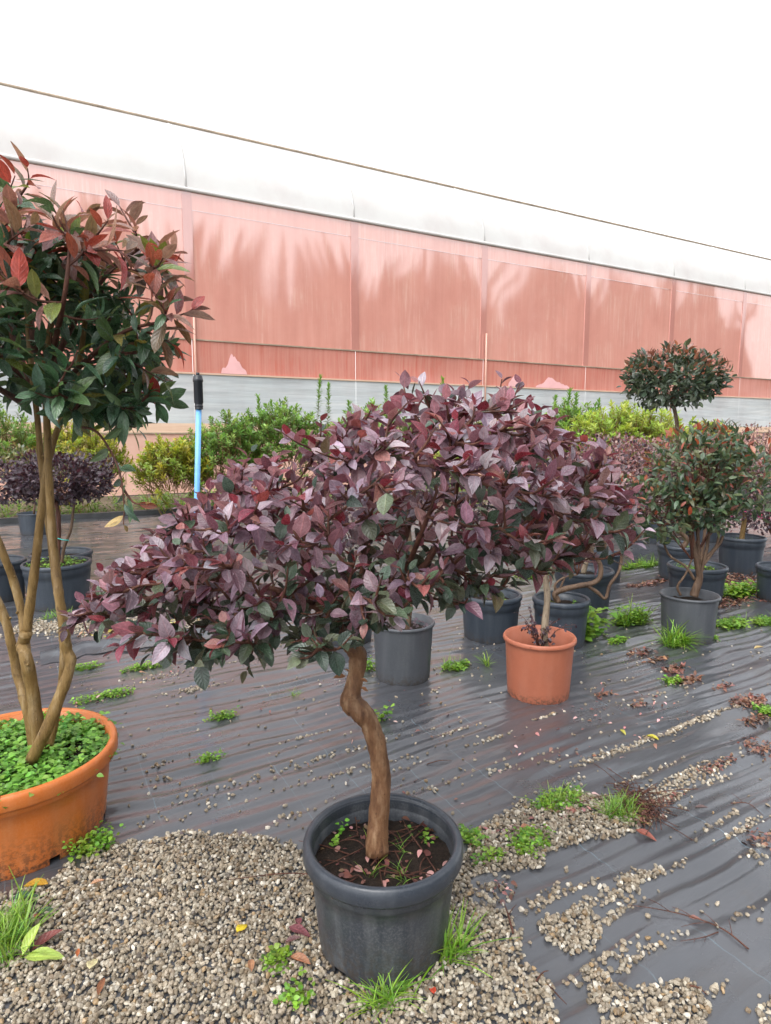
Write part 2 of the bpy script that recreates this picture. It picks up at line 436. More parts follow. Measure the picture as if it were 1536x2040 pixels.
M['tan_edge'] = simple('tan_edge', (0.33, 0.26, 0.19), 0.6, 0.3, 3)
M['patch_pink'] = simple('patch_pink', (0.80, 0.45, 0.45), 0.5, 0.08, 3)
M['wood_far'] = simple('wood_far', (0.035, 0.05, 0.03), 0.9, 0.5, 0.5)

# ------------------------------------------------------------------ ground
gV = np.array([(-400, -400, -0.03), (400, -400, -0.03), (400, 600, -0.03), (-400, 600, -0.03)])
tag(obj('ground', np_mesh('ground', gV, np.array([(0, 1, 2, 3)])), M['ground']), 'brown bare earth below and beyond the fabric', kind='structure')

KERB_B = 11.6
def fabric():
    a = np.arange(-9, 18.01, 0.075)
    b = np.concatenate([np.arange(-2.2, 6, 0.0155), np.arange(6, KERB_B + 0.01, 0.03)])
    A, B = np.meshgrid(a, b)
    Z = fab_z_ab(A, B)
    V = np.stack([A, B, Z], -1).reshape(-1, 3)
    na, nb = len(a), len(b)
    i = np.arange(nb - 1)[:, None] * na; j = np.arange(na - 1)[None]
    F = np.stack([i + j, i + j + 1, i + na + j + 1, i + na + j], -1).reshape(-1, 4)
    o = obj('ground_fabric', np_mesh('ground_fabric', V, F), M['fabric'])
    o.rotation_euler = (0, 0, YAW)
    tag(o, 'wet wrinkled black woven ground fabric', kind='structure')
fabric()
V, F = box(-12, 22, KERB_B, KERB_B + 0.12, -0.02, 0.10)
o = tag(obj('kerb', np_mesh('kerb', V, F, smooth=False), M['kerb']), 'low dark edging board at the end of the fabric', kind='structure'); o.rotation_euler = (0, 0, YAW)

# ------------------------------------------------------------------ greenhouse
WB = 15.7
def greenhouse():
    g = empty('greenhouse', (0, 0, 0), YAW)
    tag(g, 'long pink film greenhouse with white arched roof and white skirt band', 'greenhouse')
    posts = [3.7 + 4.3 * k for k in range(-5, 13)]
    rng = np.random.default_rng(8)
    def panel(name, mat, a0, a1, z0, z1, off, sag=0.02, na=14, nz=8):
        a = np.linspace(a0, a1, na); z = np.linspace(z0, z1, nz)
        A, Z = np.meshgrid(a, z); s = rng.random()
        t = (A - a0) / (a1 - a0); q = (Z - z0) / (z1 - z0)
        Y = WB + off + sag * np.sin(PI * t) * np.sin(PI * q) * (0.4 + s) + 0.006 * (vnoise(A * 1.5, Z * 0.7, 3) - 0.5)
        V = np.stack([A, Y, Z], -1).reshape(-1, 3)
        i = np.arange(nz - 1)[:, None] * na; j = np.arange(na - 1)[None]
        F = np.stack([i + j, i + j + 1, i + na + j + 1, i + na + j], -1).reshape(-1, 4)
        return obj(name, np_mesh(name, V, F), mat, g)
    for k in range(len(posts) - 1):
        a0, a1 = posts[k], posts[k + 1]
        e = 0.004
        panel('upper_film', M['pink_film'], a0 + e, a1 - e, 3.58, 6.5, 0, 0.02)
        panel('eave_film', M['pink_film'], a0 + e, a1 - e, 6.5, 6.93, -0.012, 0.0, 14, 4)
        panel('lower_film', M['pink_film_low'], a0 + e, a1 - e, 2.80, 3.60, -0.03, 0.03)
        panel('white_skirt', M['white_film'], a0 + e, a1 - e, 1.62, 2.83, -0.05, 0.03)
        panel('beige_hem', M['beige_film'], a0 + e, a1 - e, 1.40, 1.64, -0.07, 0.0, 14, 4)
        panel('base_skirt', M['pale_pink'], a0 + e, a1 - e, 0.0, 1.42, -0.055, 0.02)
    for p in posts:
        V, F = box(p - 0.11, p + 0.11, WB - 0.019, WB + 0.14, 3.61, 6.88)
        obj('post', np_mesh('post', V, F, smooth=False), M['film_post'], g)
        if posts.index(p) % 2 == 1:
            V, Fs, uv = tube([(p + 0.05, WB - 0.10, 1.7), (p + 0.05, WB - 0.10, 4.35)], 0.026, 8)
            obj('pipe', np_mesh('pipe', V, Fs), M['pale_pink'], g)
    V, F = box(posts[0], posts[-1], WB - 0.055, WB - 0.02, 3.575, 3.605)
    obj('seam_rail', np_mesh('seam_rail', V, F, smooth=False), M['tan_edge'], g)
    V, F = box(posts[0], posts[-1], WB - 0.085, WB - 0.02, 1.395, 1.425)
    obj('hem_rail', np_mesh('hem_rail', V, F, smooth=False), M['tan_edge'], g)
    V, F = box(posts[0], posts[-1], WB - 0.075, WB + 0.05, 2.79, 2.825)
    obj('skirt_rail', np_mesh('skirt_rail', V, F, smooth=False), M['beige_film'], g)
    # arched roof: film panels per bay, hoops and ridge edge
    R = 2.55
    th = np.linspace(0, PI / 2 + 0.5, 16)
    def roof_pt(t, off=0.0): return WB + 4 - (4 + off) * np.cos(t), 6.93 + (R + off) * np.sin(t)
    for k in range(len(posts) - 1):
        a = np.linspace(posts[k] + 0.003, posts[k + 1] - 0.003, 8)
        A, T = np.meshgrid(a, th)
        q = (A - posts[k]) / 4.3
        Y, Z = roof_pt(T, -0.008 * np.sin(PI * q))
        V = np.stack([A, Y, Z], -1).reshape(-1, 3); na, nz = 8, 16
        i = np.arange(nz - 1)[:, None] * na; j = np.arange(na - 1)[None]
        F = np.stack([i + j, i + j + 1, i + na + j + 1, i + na + j], -1).reshape(-1, 4)
        obj('roof_film', np_mesh('roof_film', V, F), M['roof_film'], g)
    V, Fs, uv = tube([(posts[0], WB - 0.03, 6.93), (posts[-1], WB - 0.03, 6.93)], 0.05, 8)
    obj('gutter', np_mesh('gutter', V, Fs), M['roof_film'], g)
    for p in posts:
        y, z = roof_pt(th, -0.012)
        V, Fs, uv = tube(np.stack([np.full(16, p), y, z], -1), 0.03, 6)
        obj('roof_hoop', np_mesh('roof_hoop', V, Fs), M['roof_film'], g)
    for tt in (0.93, 1.12):
        y, z = roof_pt(tt, 0.03)
        V, Fs, uv = tube([(posts[0], y, z), (posts[-1], y, z)], 0.035, 6)
        obj('roof_cord', np_mesh('roof_cord', V, Fs), M['tan_edge'], g)
    # pale torn patches low on the film
    def patch(ac, w, h):
        n = 40; x = np.linspace(-1, 1, n)
        top = h * (1 - x ** 2) ** 0.7 * (0.45 + 0.75 * vnoise(x * 2.2 + ac * 7, 0 * x + 1.5, 2) + 0.16 * (vnoise(x * 9 + ac, 0 * x + 4.5, 5) - .5))
        V = np.concatenate([np.stack([ac + x * w, np.full(n, WB - 0.062), np.full(n, 2.835)], -1), np.stack([ac + x * w, np.full(n, WB - 0.062), 2.84 + top], -1)])
        F = np.array([(i, i + 1, n + i + 1, n + i) for i in range(n - 1)])
        obj('torn_patch', np_mesh('torn_patch', V, F), M['patch_pink'], g)
    for px, w, h in ((465, 0.32, 0.42), (1100, 0.75, 0.34), (1025, 0.3, 0.3)):
        u, dy, dz = ray(px, 740); s = u / dy
        b_per = BX[0] * s + BX[1]; Y = WB / b_per
        patch(to_ab(s * Y, Y)[0], w, h)
greenhouse()

# the wood across the yard, seen mirrored in the shiny film
def far_wood():
    B = Buf(); rng = np.random.default_rng(3)
    for k in range(900):
        ang = math.radians(rng.uniform(-78, 12))
        dist = rng.uniform(85, 120)
        x, y = dist * math.cos(ang) * 0.95, dist * math.sin(ang)
        q = (ang + 1.36) / 1.57
        h = rng.uniform(23, 33) * (1.38 - 0.66 * q)
        r = h * rng.uniform(0.09, 0.15)
        n = 9
        prof = [(0.25, 0), (0.35, h * 0.1)] + [(r * (1 - i / 6) * rng.uniform(0.8, 1.15) + 0.1, h * (0.12 + 0.88 * i / 6)) for i in range(7)]
        V, F = lathe(prof, n)
        V[:, 0] += x; V[:, 1] += y
        B.add(V, F)
    tag(B.build('far_wood', M['wood_far']), 'dark conifer wood across the yard, mirrored in the film', 'wood', kind='stuff')
far_wood()

# ------------------------------------------------------------------ leaves
def leaf_tpl(w, n=5, cols=2, fold=0.25, droop=0.25, shape=(0.8, 1.0), wave=0.0, stalk=0.06):
    t = np.linspace(0, 1, n + 1); tt = t ** shape[0]
    hw = 0.5 * w * np.sin(PI * np.clip(tt, 0, 1)) ** shape[1]; hw[0] = hw[-1] = 0.004
    cx = np.linspace(-1, 1, cols * 2 + 1)
    X = hw[:, None] * cx[None]
    Y = stalk + (1 - stalk) * t[:, None] + 0 * X
    Z = -droop * (t[:, None] ** 2) + fold * np.abs(X) + wave * np.sin(t[:, None] * 9 + 2 * cx[None]) * np.abs(cx[None]) * w
    V = np.stack([X, Y, Z], -1).reshape(-1, 3)
    m = len(cx)
    i = np.arange(n)[:, None] * m; j = np.arange(m - 1)[None]
    F = np.stack([i + j, i + j + 1, i + m + j + 1, i + m + j], -1).reshape(-1, 4)
    uv = np.stack([np.broadcast_to(cx * 0.5 + 0.5, X.shape), np.broadcast_to(t[:, None], X.shape)], -1).reshape(-1, 2)
    return V, F, uv
def unit(v):
    return v / (np.linalg.norm(v, axis=-1, keepdims=True) + 1e-9)
def frames(d, n):
    d = unit(d); n = unit(n - d * (n * d).sum(-1, keepdims=True)); s = np.cross(d, n)
    return s, d, n
def stamp(B, tpls, O, D, N, S, C, pick=None, wid=None):
    """stamp leaf templates at O with direction D, normal N, size S, colour C into the buffer"""
    if not len(O): return
    s, d, n = frames(np.asarray(D, float), np.asarray(N, float))
    pick = np.zeros(len(O), int) if pick is None else pick
    for k, (tv, tf, tuv) in enumerate(tpls):
        idx = np.where(pick == k)[0]
        if not len(idx): continue
        x = tv[None, :, 0:1] * (1 if wid is None else wid[idx][:, None, None])
        V = O[idx][:, None] + S[idx][:, None, None] * (x * s[idx][:, None] + tv[None, :, 1:2] * d[idx][:, None] + tv[None, :, 2:3] * n[idx][:, None])
        nv = len(tv)
        F = (tf[None] + (np.arange(len(idx)) * nv)[:, None, None]).reshape(-1, tf.shape[1])
        B.add(V.reshape(-1, 3), F, np.tile(tuv, (len(idx), 1)), np.repeat(C[idx], nv, 0))

TPL_CACHE = {}
def leaf_meshes(key, tpls, mat):
    if key not in TPL_CACHE:
        TPL_CACHE[key] = []
        for tv, tf, tuv in tpls:
            me = np_mesh('leaf', tv, tf, tuv); me.materials.append(mat); TPL_CACHE[key].append(me)
    return TPL_CACHE[key]
def make_foliage(parent, origin, L, fine, coarse, key, mat_obj, mat_mass, n_parts, cell=11):
    """L: dict of arrays O,D,N,S,C,pick. The n_parts leaves that show largest become parts, the rest one mass"""
    O, D, N, S, C, pick = (L[k] for k in ('O', 'D', 'N', 'S', 'C', 'pick'))
    cen = O + 0.5 * S[:, None] * unit(D)
    px, py, dep = project(cen)
    keyc = np.floor(px / cell).astype(int) * 4096 + np.floor(py / cell).astype(int)
    order = np.argsort(dep); seen = set(); vis = np.zeros(len(O), bool)
    for i in order:
        k = keyc[i]
        if k not in seen:
            seen.add(k); vis[i] = True
    inside = (px > -20) & (px < 1556) & (py > -20) & (py < 2060)
    view = unit(cen - np.array((0, 0, CAM_H)))
    facing = np.abs((unit(N) * view).sum(1))
    score = np.where(vis & inside, (S / dep) * (0.35 + facing), -1)
    big = np.argsort(-score)[:n_parts]; big = big[score[big] > 0]
    rest = np.setdiff1d(np.arange(len(O)), big)
    s, d, n = frames(D, N)
    mes = leaf_meshes(key, fine, mat_obj)
    base = np.asarray(origin, float)
    for i in big:
        o = bpy.data.objects.new('leaf', mes[pick[i] % len(mes)]); COL.objects.link(o)
        m = np.eye(4); m[:3, 0] = s[i] * S[i]; m[:3, 1] = d[i] * S[i]; m[:3, 2] = n[i] * S[i]; m[:3, 3] = O[i] - base
        o.parent = parent; o.matrix_local = Matrix(m.tolist())
        o.color = (*C[i], 1)
    B = Buf(); stamp(B, coarse, O[rest] - base, D[rest], N[rest], S[rest], C[rest], pick[rest] % len(coarse))
    f = B.build('foliage', mat_mass, parent); f['kind'] = 'stuff'
    return f

def grow(rng, limbs, tips, twig_r=(0.0035, 0.0016), sagf=0.0, start=None):
    """connect tips to the nearest limb node; returns the list of twig paths (each (n,3))"""
    nodes = np.concatenate([spline(l, 8) for l in limbs])
    root = nodes[0] if start is None else np.asarray(start)
    tips = np.asarray(tips); order = np.argsort(np.linalg.norm(tips - root, axis=1))
    out = []
    for i in order:
        t = tips[i]; dr = np.linalg.norm(t - root)
        dist = np.linalg.norm(nodes - t, axis=1)
        ok = np.linalg.norm(nodes - root, axis=1) < dr * 0.93
        cand = np.where(ok, dist + (dist < 0.05) * 1.0, 9)
        k = int(np.argmin(cand)); p0 = nodes[k]
        outw = unit((t - root)[None])[0]
        L = np.linalg.norm(t - p0)
        mid = 0.5 * (p0 + t) + L * 0.16 * (outw * 0.3 - np.array((0, 0, 0.6 + sagf))) + rng.normal(0, 0.05 * L, 3)
        path = spline([p0, mid, t], 5)
        out.append(path)
        nodes = np.vstack([nodes, path[2:-3]])
    return out

def twig_leaves(rng, paths, length, spacing, size, colour, up=0.6, tipup=0.0, spread=1.0, tilt=0.35):
    O, D, N, S, C = [], [], [], [], []
    for path in paths:
        seg = np.linalg.norm(np.diff(path, axis=0), axis=1); cum = np.concatenate([[0], np.cumsum(seg)]); tot = cum[-1]
        s = tot; phase = rng.uniform(0, 6.28); L = min(length * rng.uniform(0.7, 1.2), tot)
        while s > tot - L:
            q = (tot - s) / length
            p = np.array([np.interp(s, cum, path[:, k]) for k in range(3)])
            p2 = np.array([np.interp(max(0, s - 0.02), cum, path[:, k]) for k in range(3)])
            T = unit((p - p2)[None])[0] if s > 0.001 else np.array((0, 0, 1.0))
            ref = np.array((0, 0, 1.0)) if abs(T[2]) < 0.9 else np.array((1.0, 0, 0))
            e1 = unit(np.cross(T, ref)[None])[0]; e2 = np.cross(e1, T)
            rad = e1 * math.cos(phase) + e2 * math.sin(phase)
            d = T * (0.75 - 0.35 * min(1, q * 2)) + rad * spread * (0.55 + 0.4 * min(1, q * 2)) + np.array((0, 0, tipup)) + rng.normal(0, 0.18, 3)
            n = np.array((0, 0, up)) + T * 0.45 + rng.normal(0, tilt, 3)
            sz = size * rng.uniform(0.72, 1.2) * (0.6 + 0.4 * min(1, q * 5))
            O.append(p); D.append(d); N.append(n); S.append(sz); C.append(colour(rng, p, min(1, q)))
            phase += 2.4 + rng.normal(0, 0.3); s -= spacing * rng.uniform(0.7, 1.3)
    return dict(O=np.array(O), D=np.array(D), N=np.array(N), S=np.array(S), C=np.array(C), pick=rng.integers(0, 64, len(O)))
def join(*Ls):
    return {k: np.concatenate([l[k] for l in Ls]) for k in Ls[0]}
def pickc(rng, cols, jit=0.18):
    c = np.array(cols[rng.integers(len(cols))]); return c * rng.uniform(1 - jit, 1 + jit) * (1 + rng.normal(0, 0.05, 3))

# ------------------------------------------------------------------ pots
def pot_fit(px, w, rim_y, base_y, taper=0.82):
    d = gnd(px, base_y)[1] + 0.15
    for _ in range(12):
        # height from the rim centre, radius from the rim width
        P = at(px, rim_y, d); h = P[2]
        dep = d * CP - (h - CAM_H) * SP
        R = 0.5 * w * dep / FPX
        d = gnd(px, base_y)[1] + R * taper
    P = at(px, rim_y, d)
    return P[0], d, h, R
def pot_parts(parent, R, H, mat, rim_mat=None, taper=0.82, soil_drop=0.08, collar=0.05, lip=0.018, step=True, flute=0, notch=True, soil=True, seg=56, soil_mat='soil', ribs=0):
    """pot body with a collar rim; in the parent's own coordinates, base at z = 0"""
    rb = R * taper; Rw = R - lip
    def rad(z): return rb + (Rw - rb) * (z / H)
    prof = [(rb * 0.985, 0.0, 0), (rb, 0.006, 0), (rad(0.03), 0.03, 0)]
    zs = np.linspace(0.05, H - collar, 7)
    for z in zs: prof.append((rad(z), z, 1 if z < H * 0.70 else 0))
    if step:
        zt = H * 0.74
        prof = [p for p in prof if abs(p[1] - zt) > 0.015]
        prof += [(rad(zt) + 0.0, zt, 0), (rad(zt + 0.006) + 0.004, zt + 0.006, 0)]
        prof = sorted(prof, key=lambda p: p[1])
        prof = [(r + (0.004 if z > zt + 0.005 and z <= H - collar else 0), z, f) for r, z, f in prof]
    prof.append((Rw - 0.004, H - 0.01, 0))
    inner = [(Rw - 0.010, H - 0.01, 0), (rad(H - soil_drop) - 0.007, H - soil_drop - 0.03, 0)]
    if ribs:
        inner = [(Rw - 0.010, H - 0.01, 0)]
        for k in range(ribs):
            z = H - 0.018 - 0.007 * k
            inner += [(rad(z) - 0.006, z, 0), (rad(z) - 0.010, z - 0.0035, 0)]
        inner += [(rad(H - soil_drop) - 0.007, H - soil_drop - 0.03, 0)]
    prof += inner
    skip = set()
    if notch:
        k = seg // 7
        for q in range(7):
            for j in (0, 1): skip |= {(1, (q * k + j + 3) % seg), (0, (q * k + j + 3) % seg)}
    V, F = lathe(prof, seg, flute, 0.0022 if flute else 0.0, skip)
    body = obj('pot', np_mesh('pot', V, F), mat, parent)
    rp = [(Rw - 0.002, H - collar), (R - 0.003, H - collar + 0.002), (R, H - collar + 0.008), (R, H - 0.016), (R - 0.003, H - 0.006), (R - 0.009, H), (R - 0.018, H + 0.0005), (R - 0.025, H - 0.006), (Rw - 0.0095, H - 0.02)]
    if collar < 0.03:
        rp = [(Rw - 0.002, H - collar), (R - 0.002, H - collar + 0.003), (R, H - collar * 0.6), (R - 0.002, H - collar * 0.25), (R - 0.007, H), (R - 0.014, H - 0.002), (Rw - 0.0095, H - 0.014)]
    V, F = lathe(rp, seg)
    obj('rim', np_mesh('rim', V, F), rim_mat or mat, body)
    if soil:
        rs = rad(H - soil_drop) - 0.004
        rr = np.linspace(0, 1, 9) ** 0.8 * rs; th = np.arange(36) * 2 * PI / 36
        RR, TH = np.meshgrid(rr, th, indexing='ij')
        X, Y = RR * np.cos(TH), RR * np.sin(TH)
        Z = H - soil_drop + 0.022 * (vnoise(X * 22 + 50, Y * 22 + 50, 2) - 0.5) + 0.012 * (vnoise(X * 60 + 50, Y * 60 + 50, 4) - 0.5)
        V = np.stack([X, Y, Z], -1).reshape(-1, 3)
        i = np.arange(8)[:, None] * 36; j = np.arange(36)[None]
        F = np.stack([i + j, i + 36 + j, i + 36 + (j + 1) % 36, i + (j + 1) % 36], -1).reshape(-1, 4)
        obj('soil', np_mesh('soil', V, F), M[soil_mat], parent)
    return body
def moss_plug(parent, R, ang, z=0.03, s=0.016):
    o = box(-s, s, -0.004, 0.004, -s * 0.8, s * 0.8)
    m = obj('moss_plug', np_mesh('moss_plug', *o, smooth=False), M['moss'], parent)
    m.location = (R * math.cos(ang), R * math.sin(ang), z); m.rotation_euler = (0, 0, ang + PI / 2)

# ------------------------------------------------------------------ small ground plants
TPL_ROUND = [leaf_tpl(0.75, 3, 1, 0.15, 0.2, (0.9, 0.7), stalk=0.25), leaf_tpl(0.6, 3, 1, 0.25, 0.35, (0.9, 0.7), stalk=0.2)]
TPL_BLADE = [leaf_tpl(0.05, 5, 1, 0.4, 0.35, (0.5, 0.6), stalk=0.0), leaf_tpl(0.04, 5, 1, 0.4, 0.7, (0.5, 0.6), stalk=0.0)]
GREENS = [(0.16, 0.34, 0.035), (0.22, 0.42, 0.05), (0.11, 0.26, 0.03), (0.27, 0.44, 0.06), (0.18, 0.30, 0.02)]
def add_round_weeds(B, rng, pts, size=0.016, n=9, h=0.03, cols=GREENS):
    O, D, N, S, C = [], [], [], [], []
    for p in pts:
        k = rng.integers(max(3, n - 3), n + 4); hh = h * rng.uniform(0.4, 1.3)
        c0 = pickc(rng, cols, 0.25)
        lean = rng.normal(0, 0.35, 2)
        for q in range(k):
            f = rng.random(); ang = rng.uniform(0, 6.28)
            O.append(p + np.array((lean[0] * hh * f + rng.normal(0, size * 0.5), lean[1] * hh * f + rng.normal(0, size * 0.5), hh * f)))
            D.append((math.cos(ang), math.sin(ang), rng.uniform(0.0, 0.7))); N.append((rng.normal(0, 0.35), rng.normal(0, 0.35), 1.0))
            S.append(size * rng.uniform(0.6, 1.4)); C.append(c0 * rng.uniform(0.75, 1.2) * (0.7 + 0.4 * f))
    stamp(B, TPL_ROUND, np.array(O), np.array(D), np.array(N), np.array(S), np.array(C), rng.integers(0, 2, len(O)))
def add_grass(B, rng, pts, h=0.07, n=8, cols=GREENS, lean=0.8):
    O, D, N, S, C = [], [], [], [], []
    for p in pts:
        for q in range(rng.integers(max(2, n - 3), n + 3)):
            a = rng.uniform(0, 6.28); l = abs(rng.normal(0, lean))
            O.append(p + np.append(rng.normal(0, 0.006, 2), 0)); D.append((l * math.cos(a), l * math.sin(a), 1)); N.append((math.cos(a), math.sin(a), 0.1 + rng.normal(0, 0.1)))
            S.append(h * rng.uniform(0.35, 1.1) * (1.3 if rng.random() < .12 else 1)); C.append(pickc(rng, cols, 0.3))
    N = -np.array(N)
    stamp(B, TPL_BLADE, np.array(O), np.array(D), N, np.array(S), np.array(C), rng.integers(0, 2, len(O)))
def disc(rng, c, rx, ry, n, rot=YAW):
    a = rng.uniform(0, 6.28, n); r = np.sqrt(rng.random(n)) * rng.uniform(0.75, 1.15, n)
    u, v = r * np.cos(a) * rx, r * np.sin(a) * ry
    x = c[0] + u * math.cos(rot) - v * math.sin(rot); y = c[1] + u * math.sin(rot) + v * math.cos(rot)
    return np.stack([x, y, fab_z(x, y)], -1)
WEED_N = 0
def weed(kind, px, py, rx, ry, n, label, group=None, size=0.016, h=0.03, gh=0.07, gl=None, seed=0):
    global WEED_N; WEED_N += 1
    rng = np.random.default_rng(100 + WEED_N + seed)
    c = gnd(px, py); c[2] = float(fab_z(c[0], c[1])) - 0.002
    B = Buf(); pts = disc(rng, c, rx, ry, n) - c
    if kind in ('round', 'mixed'): add_round_weeds(B, rng, pts, size, 9, h)
    if kind == 'mixed': add_grass(B, rng, pts[: max(1, n // 3)], gh, 7)
    if kind == 'grass': add_grass(B, rng, pts, gh, 9)
    o = B.build('grass_tuft' if kind == 'grass' else 'weed_patch', M['bush_leaf']); o.location = c
    tag(o, label, 'grass tuft' if kind == 'grass' else 'weed', group)
    return o

# ------------------------------------------------------------------ main tree in the black pot
FX, FY, FH, FR = pot_fit(763, 318, 1668, 1985)
def main_tree():
    rng = np.random.default_rng(21)
    org = np.array((FX, FY, 0.006))
    t = empty('potted_tree', org)
    tag(t, 'purple-leaved mushroom-crowned tree with crooked brown trunk in tall black pot on gravel', 'potted tree')
    pot_parts(t, FR, FH, M['black_pot'], M['black_pot_rim'], 0.80, 0.075, 0.052, 0.016, ribs=4, flute=0)
    def W(px, py, Y): return at(px, py, Y) - org
    Y0 = FY + 0.01
    tp = [(750, 1700), (753, 1640), (759, 1560), (752, 1490), (735, 1440), (716, 1415), (699, 1398), (703, 1372), (711, 1335), (713, 1305), (700, 1283), (690, 1262)]
    pts = np.array([W(x, y, Y0 + 0.012 * math.sin(k)) for k, (x, y) in enumerate(tp)])
    rr = np.interp(np.linspace(0, 1, (len(tp) - 1) * 6 + 1), np.linspace(0, 1, len(tp)), [.034, .029, .027, .026, .026, .029, .030, .024, .023, .026, .024, .026])
    V, Fs, uv = tube(spline(pts, 6), rr, 16, 0.09, 4)
    tr = obj('trunk', np_mesh('trunk', V, Fs, uv), M['bark_tan'], t)
    for (x, y, r) in ((699, 1293, 0.010), (693, 1401, 0.012)):
        c = W(x, y, Y0 - 0.022)
        V, Fs, uv = tube([c + (0, 0.012, 0), c + (-0.002, -0.004, 0.001), c + (-0.003, -0.008, 0.002)], [r * 1.3, r, r * 0.7], 10, 0.15)
        obj('knot', np_mesh('knot', V, Fs, uv), M['bark_tan'], tr)
    # flaking bark pieces
    for (x, y, dx, dz) in ((690, 1347, -0.03, 0.002), (717, 1352, 0.02, -0.004), (719, 1368, 0.018, -0.008), (697, 1338, -0.012, 0.01)):
        c = W(x, y, Y0 - 0.012)
        tv, tf, tuv = leaf_tpl(0.5, 4, 1, 0.3, 0.1)
        B = Buf(); stamp(B, [(tv, tf, tuv)], c[None], np.array([(dx, -0.008, dz)]), np.array([(0, -0.5, 1.0)]), np.array([math.hypot(dx, dz) * 1.2]), np.array([(0.28, 0.13, 0.06)]))
        B.build('bark_flake', M['litter'], tr)
    fork = W(690, 1262, Y0)
    # limbs
    L = [[(690, 1262, 0), (660, 1225, .03), (590, 1190, .0), (500, 1165, -.05), (400, 1150, -.08), (300, 1130, -.06)],
         [(690, 1262, 0), (668, 1200, -.06), (610, 1130, -.14), (560, 1060, -.2)],
         [(690, 1262, 0), (680, 1180, .08), (620, 1090, .18), (560, 1000, .26)],
         [(690, 1265, 0), (735, 1238, -.01), (770, 1200, .0), (850, 1120, .02), (900, 1020, .03), (920, 900, .02)],
         [(745, 1232, -.01), (800, 1200, -.08), (860, 1160, -.16), (930, 1100, -.22)],
         [(770, 1200, 0), (860, 1150, .06), (980, 1090, .1), (1090, 1010, .12), (1180, 950, .12)],
         [(760, 1210, 0), (790, 1130, .1), (820, 1030, .2), (830, 930, .28)],
         [(700, 1240, 0), (720, 1150, -.02), (730, 1040, -.06), (740, 920, -.05)],
         [(735, 1238, 0), (800, 1150, -.12), (840, 1060, -.24), (870, 980, -.28)],
         [(860, 1150, .06), (960, 1120, .2), (1040, 1040, .28), (1100, 960, .3)],
         [(620, 1200, .01), (560, 1200, -.1), (490, 1210, -.16), (430, 1230, -.18)],
         [(400, 1150, -.08), (330, 1180, -.1), (260, 1205, -.12), (200, 1205, -.12)]]
    limbs = [[W(x, y, Y0 + dy) for x, y, dy in l] for l in L]
    for k, l in enumerate(limbs):
        p = spline(l, 6); r0 = (0.017 if k < 4 else 0.0105)
        if k == 3: r0 = 0.02
        V, Fs, uv = tube(p, np.linspace(r0, 0.0035, len(p)), 8, 0.08, k)
        obj('branch', np_mesh('branch', V, Fs, uv), M['bark_red'], t)
    xs = [-.80, -.70, -.57, -.42, -.266, -.1, .03, .31, .42, .53, .60, .66]
    zt = [.98, 1.10, 1.215, 1.35, 1.41, 1.48, 1.545, 1.55, 1.50, 1.41, 1.30, 1.23]
    xb = [-.80, -.57, -.4, -.2, 0, .175, .3, .4, .55, .66]
    zb = [.99, .92, .90, .93, .965, 1.02, 1.07, 1.10, 1.14, 1.20]
    tips = []
    while len(tips) < 640:
        x = rng.uniform(-.78, .65); s = rng.uniform(-1, 1)
        D = 0.46 * math.sqrt(max(0, 1 - ((x + .07) / .76) ** 2)) * (0.92 if s < 0 else 1.15)
        if rng.random() > D / 0.46 + 0.12: continue
        top, bot = np.interp(x, xs, zt), np.interp(x, xb, zb)
        mid = bot + 0.35 * (top - bot)
        tz = mid + (top - mid) * math.sqrt(max(0, 1 - .8 * s * s)); bz = bot + (mid - bot) * s * s * ((0.25 if x < 0 else 0.5) if s < 0 else 0.9)
        q = rng.random()
        z = tz - abs(rng.normal(0, 0.045)) if q < 0.62 else rng.uniform(bz, tz)
        z = max(z, bz)
        tips.append((x - org[0], 1.64 + s * D - org[1], z - org[2]))
    for (x, y, dy) in ((175, 1205, -.12), (195, 1225, -.12), (230, 1135, -.06), (240, 1165, -.08), (262, 1180, -.1), (290, 1080, 0), (300, 1060, .05), (500, 900, .05), (800, 752, .0), (835, 760, .05), (935, 765, -.05), (1000, 755, .0),
                       (1035, 765, .03), (1245, 1005, -.02), (1225, 1040, -.1), (345, 1290, -.12), (560, 860, .1), (640, 840, .05), (640, 1000, -.3), (720, 1150, -.3), (790, 1140, -.33), (900, 1200, -.2), (960, 1170, -.15), (880, 1130, -.28), (1080, 1095, -.1), (1110, 1070, -.1)):
        tips.append(W(x, y, Y0 + dy))
    k = 0
    while k < 190:      # inner shoots that close the crown
        x = rng.uniform(-.6, .52); s = rng.uniform(-.75, .6)
        D = 0.46 * math.sqrt(max(0, 1 - ((x + .07) / .76) ** 2))
        bot = np.interp(x, xb, zb); top = np.interp(x, xs, zt)
        tips.append((x - org[0], 1.64 + s * D - org[1], bot + rng.uniform(.08, .62) * (top - bot) - org[2])); k += 1
    k = 0
    while k < 210:      # the low skirt
        x = rng.uniform(-.62, .5); s = rng.uniform(-1, .5)
        D = 0.46 * math.sqrt(max(0, 1 - ((x + .07) / .76) ** 2)) * (0.92 if s < 0 else 1.15)
        bot = np.interp(x, xb, zb); top = np.interp(x, xs, zt)
        z = bot + ((0.06 if x < -.02 else .12) * s * s) + abs(rng.normal(0, .07))
        tips.append((x - org[0], 1.64 + s * D - org[1], z - org[2])); k += 1
    paths = grow(rng, limbs, tips, start=fork)
    # a few dangling twigs under the skirt
    for P in ([(520, 1230, -.1), (505, 1290, -.12), (492, 1335, -.12)], [(470, 1240, -.14), (440, 1280, -.16), (400, 1300, -.17)], [(560, 1230, -.12), (540, 1280, -.15), (530, 1300, -.15)]):
        paths.append(spline([W(x, y, Y0 + d) for x, y, d in P], 5))
    B = Buf()
